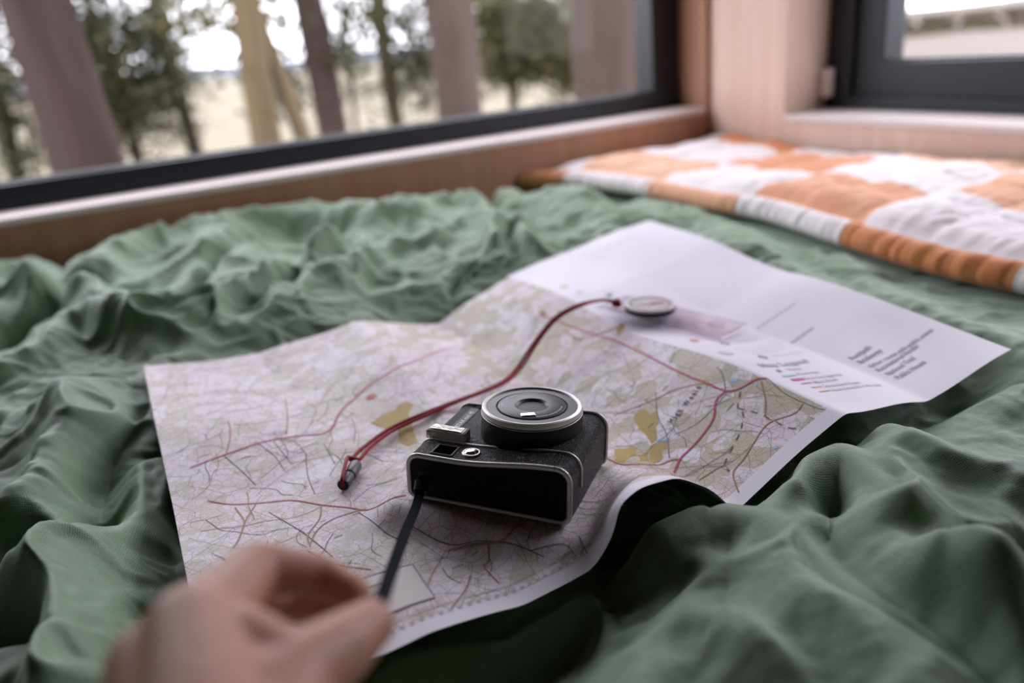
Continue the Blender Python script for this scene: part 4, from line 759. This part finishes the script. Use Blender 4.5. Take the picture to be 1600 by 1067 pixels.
lathe('plunger_socket', [(.0040, tL + .0001), (0, tL + .0001)], M['blackd'], tg, 24)

# ------------------------------------------------------------------ the hand
H = {k: np.array(v) for k, v in D['hand'].items()}
def capsule(bm, a, b, ra, rb, n=20):
    a, b = np.array(a), np.array(b); d = b - a; L = np.linalg.norm(d); z = d / (L + 1e-12)
    x = np.cross(z, (0.3, .5, .8)); x /= np.linalg.norm(x); y = np.cross(z, x); rows = []
    pr = [(ra * math.sin(t), -ra * math.cos(t)) for t in [math.pi / 2 * k / 6 for k in range(7)]] + [(rb * math.cos(t), L + rb * math.sin(t)) for t in [math.pi / 2 * k / 6 for k in range(7)]]
    for r, h in pr: rows.append([bm.verts.new(a + z * h + (x * math.cos(2 * math.pi * k / n) + y * math.sin(2 * math.pi * k / n)) * max(r, 1e-5)) for k in range(n)])
    for p_, q in zip(rows[:-1], rows[1:]):
        for k in range(n): bm.faces.new((p_[k], p_[(k + 1) % n], q[(k + 1) % n], q[k]))
    bm.faces.new(rows[0][::-1]); bm.faces.new(rows[-1])
bm = bmesh.new()
def chain(keys, rad):
    for (a, b), (ra, rb) in zip(zip(keys[:-1], keys[1:]), zip(rad[:-1], rad[1:])): capsule(bm, H[a], H[b], ra, rb)
chain(('tC', 'tM', 'tI', 'tT'), (.0165, .0140, .0118, .0088))
chain(('iM', 'iP', 'iD', 'iT'), (.0135, .0092, .0080, .0068))
chain(('mM', 'mP', 'mD', 'mT'), (.0125, .0105, .0092, .0078))
chain(('rM', 'rP', 'rD', 'rT'), (.0120, .0100, .0086, .0074))
chain(('pM', 'pP', 'pD', 'pT'), (.0110, .0088, .0076, .0066))
for k, r in (('iM', .0150), ('mM', .0150), ('rM', .0145), ('pM', .0130)): capsule(bm, H['wrist'], H[k], .021, r)
for a, b in (('iM', 'mM'), ('mM', 'rM'), ('rM', 'pM')): capsule(bm, H[a], H[b], .0125, .0120)
capsule(bm, H['tC'], H['wrist'], .018, .022); capsule(bm, H['tM'], (H['iM'] + H['wrist']) / 2, .0130, .015)
capsule(bm, H['wA'], H['wB'], .0125, .0125)
capsule(bm, H['wrist'], H['fore'], .025, .030)
capsule(bm, H['wrist'] + (H['pM'] - H['iM']) * .25, H['fore'] + (H['pM'] - H['iM']) * .3, .021, .026)
me = bpy.data.meshes.new('hand_cage'); bmesh.ops.recalc_face_normals(bm, faces=bm.faces); bm.to_mesh(me); bm.free()
tmp = bpy.data.objects.new('hand_cage', me); COL.objects.link(tmp)
rm = tmp.modifiers.new('r', 'REMESH'); rm.mode = 'VOXEL'; rm.voxel_size = .0012
sm = tmp.modifiers.new('s', 'SMOOTH'); sm.factor = .6; sm.iterations = 14
bpy.context.view_layer.update(); dg = bpy.context.evaluated_depsgraph_get()
hm = bpy.data.meshes.new_from_object(tmp.evaluated_get(dg)); hm.name = 'hand'; bpy.data.objects.remove(tmp)
m = MT('skin'); o = m.obj(); n1 = m.noise(o, 30, 3); n2 = m.noise(o, 160, 3); cells = m.n('TexVoronoi', {'Vector': o, 'Scale': 700.0}, feature='DISTANCE_TO_EDGE').outputs['Distance']
cc = m.mix(m.step(n1, .35, .7), (.50, .245, .175), (.58, .32, .235)); cc = m.mix(m.math('MULTIPLY', m.step(n2, .45, .75), .25), cc, (.46, .19, .14))
m.set(col=cc, rough=.5, spec=.35, sss=.25, normal=m.bump(cells, .12, .0004)); m.b.inputs['Subsurface Radius'].default_value = (1, .35, .2); m.b.inputs['Subsurface Scale'].default_value = .006; M['skin'] = m.m
hand = link('person_hand', hm, M['skin'], smooth=True); tag(hand, 'left hand of a person pinching the black wrist strap between thumb and index finger', 'person')

# ------------------------------------------------------------------ outdoors
m = MT('dry_meadow'); o = m.obj(); n1 = m.noise(o, .10, 4); n2 = m.noise(o, 1.2, 4); n3 = m.noise(o, 14, 3)
cc = m.mix(m.step(n1, .35, .65), (.145, .128, .094), (.17, .146, .11)); cc = m.mix(m.math('MULTIPLY', m.step(n2, .45, .7), .5), cc, (.12, .125, .065)); cc = m.mix(m.math('MULTIPLY', n3, .3), cc, (.12, .105, .06))
m.set(col=cc, rough=.95, spec=.1, normal=m.bump(n3, .6, .05)); M['meadow'] = m.m
gxs = np.concatenate([-np.geomspace(260, 3, 40), np.linspace(-2.8, 2.8, 12), np.geomspace(3, 260, 40)]); gys = np.concatenate([-np.geomspace(120, 2, 16), np.linspace(-1.6, 1.6, 6), np.geomspace(2, 400, 60)])
GX, GY = np.meshgrid(gxs, gys); GZ = -2.1 + .25 * perlin(GX / 9, GY / 9, 50) * np.clip(GY / 10, 0, 1) + .9 * perlin(GX / 60, GY / 60, 51) * np.clip((GY - 20) / 60, 0, 1)
tag(link('ground', grid_mesh('ground', np.stack([GX, GY, GZ], -1)), M['meadow']), 'pale dry meadow outside the long window', kind='structure')
def hill(name, y0, h, seed, colr, label):
    xs = np.linspace(-420, 520, 160); ys = np.linspace(0, 1, 14); HX, HY = np.meshgrid(xs, ys)
    HZ = -3 + h * (.6 + .5 * fbm(HX / 130, HX * 0 + seed, 4, seed)) * np.sin(np.pi * HY) ** .8; me = grid_mesh(name, np.stack([HX, y0 + HY * 120, HZ], -1))
    m = MT(name + '_cover'); m.set(col=m.mix(m.noise(m.obj(), .03, 4), colr, tuple(c * .7 for c in colr)), rough=1, spec=0); tag(link(name, me, m.m), label, kind='structure')
hill('far_hills', 420, 16, 60, (.13, .142, .165), 'hazy blue hills on the horizon')  # distance haze is put into the hill colour as blue grey
def bark(name, a, b, sc=1.0):
    m = MT(name); o = m.obj(); g = m.noise(m.vmap(o, (26 * sc, 26 * sc, 4 * sc)), 1, 5, .65, .5); lg = m.noise(m.vmap(o, (6, 6, 1)), 1, 3)
    m.set(col=m.mix(m.step(lg, .35, .7), m.mix(g, a, b), b), rough=.9, spec=.15, normal=m.bump(g, .9, .03)); return m.m
M['bark_mauve'] = bark('mauve_brown_bark', (.022, .015, .013), (.055, .038, .034)); M['bark_rose'] = bark('rosy_bark', (.045, .032, .028), (.088, .064, .055)); M['bark_tan'] = bark('sunlit_tan_bark', (.075, .056, .030), (.145, .108, .062)); M['bark_dark'] = bark('dark_bark', (.018, .015, .010), (.038, .032, .022)); M['bark_olive'] = bark('olive_bark', (.035, .030, .015), (.065, .056, .03))  # the tan bark has sunlight worked into its colour
def leafmat(name, a, b):
    m = MT(name); inf = m.n('NewGeometry').outputs['Random Per Island']; tr = m.n('BsdfTranslucent', {'Color': m.mix(inf, tuple(min(1, c * 1.6) for c in a), tuple(min(1, c * 1.6) for c in b))}); m.set(col=m.mix(inf, a, b), rough=.5, spec=.3)
    mx = m.n('MixShader', {0: .4}); m.l(m.b.outputs[0], mx.inputs[1]); m.l(tr.outputs[0], mx.inputs[2]); m.l(mx.outputs[0], m.out.inputs[0]); return m.m
M['leaf_dark'] = leafmat('dark_green_leaves', (.014, .017, .007), (.062, .060, .022)); M['leaf_olive'] = leafmat('olive_leaves', (.035, .037, .012), (.10, .09, .034))
def limb(V, F, pts, rad, n=12, seed=0):
    b0 = len(V); pts = np.array(pts)
    for i, (p_, r) in enumerate(zip(pts, rad)):
        t_ = pts[min(i + 1, len(pts) - 1)] - pts[max(i - 1, 0)]; t_ /= np.linalg.norm(t_); x = np.cross(t_, (0.2, 1, .1)); x /= np.linalg.norm(x); y = np.cross(t_, x)
        for k in range(n):
            a = 2 * math.pi * k / n; rr = r * (1 + .10 * math.sin(a * 3 + seed + i * .35) + .06 * math.sin(a * 5 - i * .6)); V.append(p_ + x * rr * math.cos(a) + y * rr * math.sin(a))
    for i in range(len(pts) - 1):
        for k in range(n): F.append((b0 + i * n + k, b0 + i * n + (k + 1) % n, b0 + (i + 1) * n + (k + 1) % n, b0 + (i + 1) * n + k))
def tree(name, key, mat, leaf, label, leaves=(), size=.042, zt=3.6, extra=None):
    a, b, r = D['tree'][key]; a, b = np.array(a), np.array(b); d = (a - b) / max(a[2] - b[2], 1e-6); d[:2] *= .6
    base = b + d * (-2.2 - b[2]); root = empty(name, tuple(base)); tag(root, label, 'tree', 'trees outside the long window'); bpy.context.view_layer.update()
    V = []; F = []; zs = np.linspace(-2.2, zt, 26); pts = [b + d * (z - b[2]) + np.array((.03 * math.sin(z * 1.3 + r * 50), .03 * math.cos(z * 1.1), 0)) * min(1, r * 6) for z in zs]
    for p_, z in zip(pts, zs): p_[2] = z
    rad = [r * (1.0 + .55 * math.exp(-(z + 2.2) / .5)) * (1 - .05 * max(0, z)) for z in zs]; limb(V, F, pts, rad, 14, r * 100)
    child_at(link('trunk', py_mesh('trunk', V, F), mat, None, True), root)
    rr = random.Random(hash_(key))
    for k in range(2 if leaves else 1):
        V = []; F = []; z0 = rr.uniform(.9, 2.2); p0 = b + d * (z0 - b[2]); an = rr.uniform(0, 6.28); q = [p0 + np.array((math.cos(an) * t * 1.2, math.sin(an) * t * .9, t * .8 + .1 * math.sin(t * 7))) for t in np.linspace(0, 1, 8)]
        limb(V, F, q, np.linspace(r * .35, r * .08, 8), 8); child_at(link('branch', py_mesh('branch', V, F), mat, None, True), root)
    if extra:
        a2, b2, r2 = D['tree'][extra]; a2, b2 = np.array(a2), np.array(b2); V = []; F = []; dd = (b2 - a2); q = [a2 - dd * .4 * (1 - t) + dd * t * 1.9 + np.array((0, 0, 0)) for t in np.linspace(0, 1, 14)]
        limb(V, F, q, np.linspace(r2 * .8, r2 * 1.2, 14), 10); child_at(link('leaning_stem', py_mesh('leaning_stem', V, F), mat, None, True), root)
    if leaves:
        rg2 = np.random.default_rng(hash_(key)); C = []
        for x, y, z, rx, rz, n in leaves:
            n = int(n * 2.3); nb = max(4, n // 22); cen = rg2.normal(0, .42, (nb, 3)); cen = cen[(cen ** 2).sum(1) < 1.6]
            for c_ in cen:
                k = max(4, int(n / max(len(cen), 1))); C.append(np.array((x, y, z)) + c_ * np.array((rx, rx, rz)) * 1.5 + rg2.normal(0, 1, (k, 3)) * np.array((.13, .13, .09)))
        C = np.vstack(C); n = len(C); u = rg2.normal(size=(n, 3)); u /= np.linalg.norm(u, axis=1, keepdims=True); w = np.cross(u, rg2.normal(size=(n, 3))); w /= np.linalg.norm(w, axis=1, keepdims=True); s = size * rg2.uniform(.6, 1.3, (n, 1))
        V = np.stack([C - u * s, C + w * s * .45, C + u * s, C - w * s * .45], 1).reshape(-1, 3); F = [(4 * i, 4 * i + 1, 4 * i + 2, 4 * i + 3) for i in range(n)]
        f_ = child_at(link('foliage', py_mesh('foliage', V, F), leaf), root); f_['kind'] = 'stuff'
    return root
def hash_(k): return sum(ord(c) * (i + 3) for i, c in enumerate(k))
Lf = D['leaf']; ld, lo_ = M['leaf_dark'], M['leaf_olive']
tree('tall_tree', 'A', M['bark_mauve'], ld, 'thick mauve brown trunk leaning at the far left of the long window')
tree('leafy_tree', 'K', M['bark_dark'], ld, 'dark leafy tree at the very left edge behind the thick trunk', Lf['K'])
tree('leafy_tree', 'B', M['bark_dark'], ld, 'slim dark trunk with a wide leafy crown right of the thick left trunk', Lf['B'])
tree('leafy_tree', 'C', M['bark_dark'], ld, 'low dark sapling between the thick left trunk and the slim dark trunk', Lf['C'], zt=1.0)
tree('forked_tree', 'D', M['bark_tan'], lo_, 'pale tan sunlit trunk with a second leaning stem', Lf['D'], extra='D2')
tree('tall_tree', 'E', M['bark_mauve'], ld, 'mauve brown trunk just right of the pale tan trunk', Lf['E'])
tree('leafy_tree', 'J', M['bark_dark'], ld, 'very thin dark stem in the middle of the long window', Lf['J'])
tree('leafy_tree', 'Fo', M['bark_olive'], ld, 'slim olive trunk left of the straight thick middle trunk', Lf['Fo'])
tree('tall_tree', 'G', M['bark_rose'], ld, 'straight thick mauve trunk right of the middle of the long window')
tree('leafy_tree', 'H', M['bark_olive'], lo_, 'thin brown stem with olive foliage between the two thick right trunks', Lf['H'], size=.06)
tree('tall_tree', 'I', M['bark_rose'], ld, 'thickest trunk close to the right end of the long window')
# gravel yard and stone bank seen through the side window
m = MT('gravel'); o = m.obj(); n1 = m.noise(o, 30, 3); n2 = m.noise(o, .8, 3); m.set(col=m.mix(n1, m.mix(m.step(n2, .4, .65), (.165, .13, .118), (.135, .11, .09)), (.085, .075, .068)), rough=.95, spec=.1, normal=m.bump(n1, .6, .02)); M['gravel'] = m.m
xs = np.linspace(2.2, 40, 60); fs = np.linspace(-1.2, 1.0, 40); YX, YF = np.meshgrid(xs, fs); YZ = -.20 + .05 * perlin(YX * .6, YX * YF * .6, 70)
tag(link('yard', grid_mesh('yard', np.stack([YX, YX * YF, YZ], -1), flip=False), M['gravel']), 'pinkish gravel yard outside the side window', kind='structure')
bank = empty('stone_bank', (13, 9, -.2)); tag(bank, 'low rough stone wall beyond the gravel yard', 'wall'); bpy.context.view_layer.update()
stm = [bark('wall_stone', (.045, .035, .025), (.11, .09, .07), .3), bark('mossy_stone', (.03, .03, .015), (.075, .07, .04), .3)]
def stone_mesh(seed):
    bm = bmesh.new(); bmesh.ops.create_icosphere(bm, subdivisions=2, radius=1); r_ = random.Random(seed)
    for v in bm.verts: v.co = Vector((math.copysign(abs(v.co.x) ** .6, v.co.x), math.copysign(abs(v.co.y) ** .6, v.co.y), math.copysign(abs(v.co.z) ** .6, v.co.z))) * r_.uniform(.85, 1.05)
    me = bpy.data.meshes.new('stone'); bm.to_mesh(me); bm.free(); return me
stones = [stone_mesh(k) for k in range(4)]
for k, me in enumerate(stones): me.materials.append(stm[k % 2])
rr = random.Random(3); dirv = np.array((.60, -.80)); 
for row in range(2):
    t_ = -7.5
    while t_ < 6.0:
        w_ = rr.uniform(.22, .42); c_ = np.array((11.2, 8.0)) + dirv * (t_ + w_); s_ = bpy.data.objects.new('stone', stones[rr.randrange(4)]); COL.objects.link(s_)
        s_.matrix_world = Matrix.Translation((c_[0], c_[1], -.14 + row * .16)) @ Matrix.Rotation(math.atan2(dirv[1], dirv[0]) + rr.uniform(-.1, .1), 4, 'Z') @ Matrix.Diagonal((w_ * 1.03, .26, rr.uniform(.085, .11), 1)); 
        s_.parent = bank; s_.matrix_parent_inverse = bank.matrix_basis.inverted(); t_ += 2 * w_
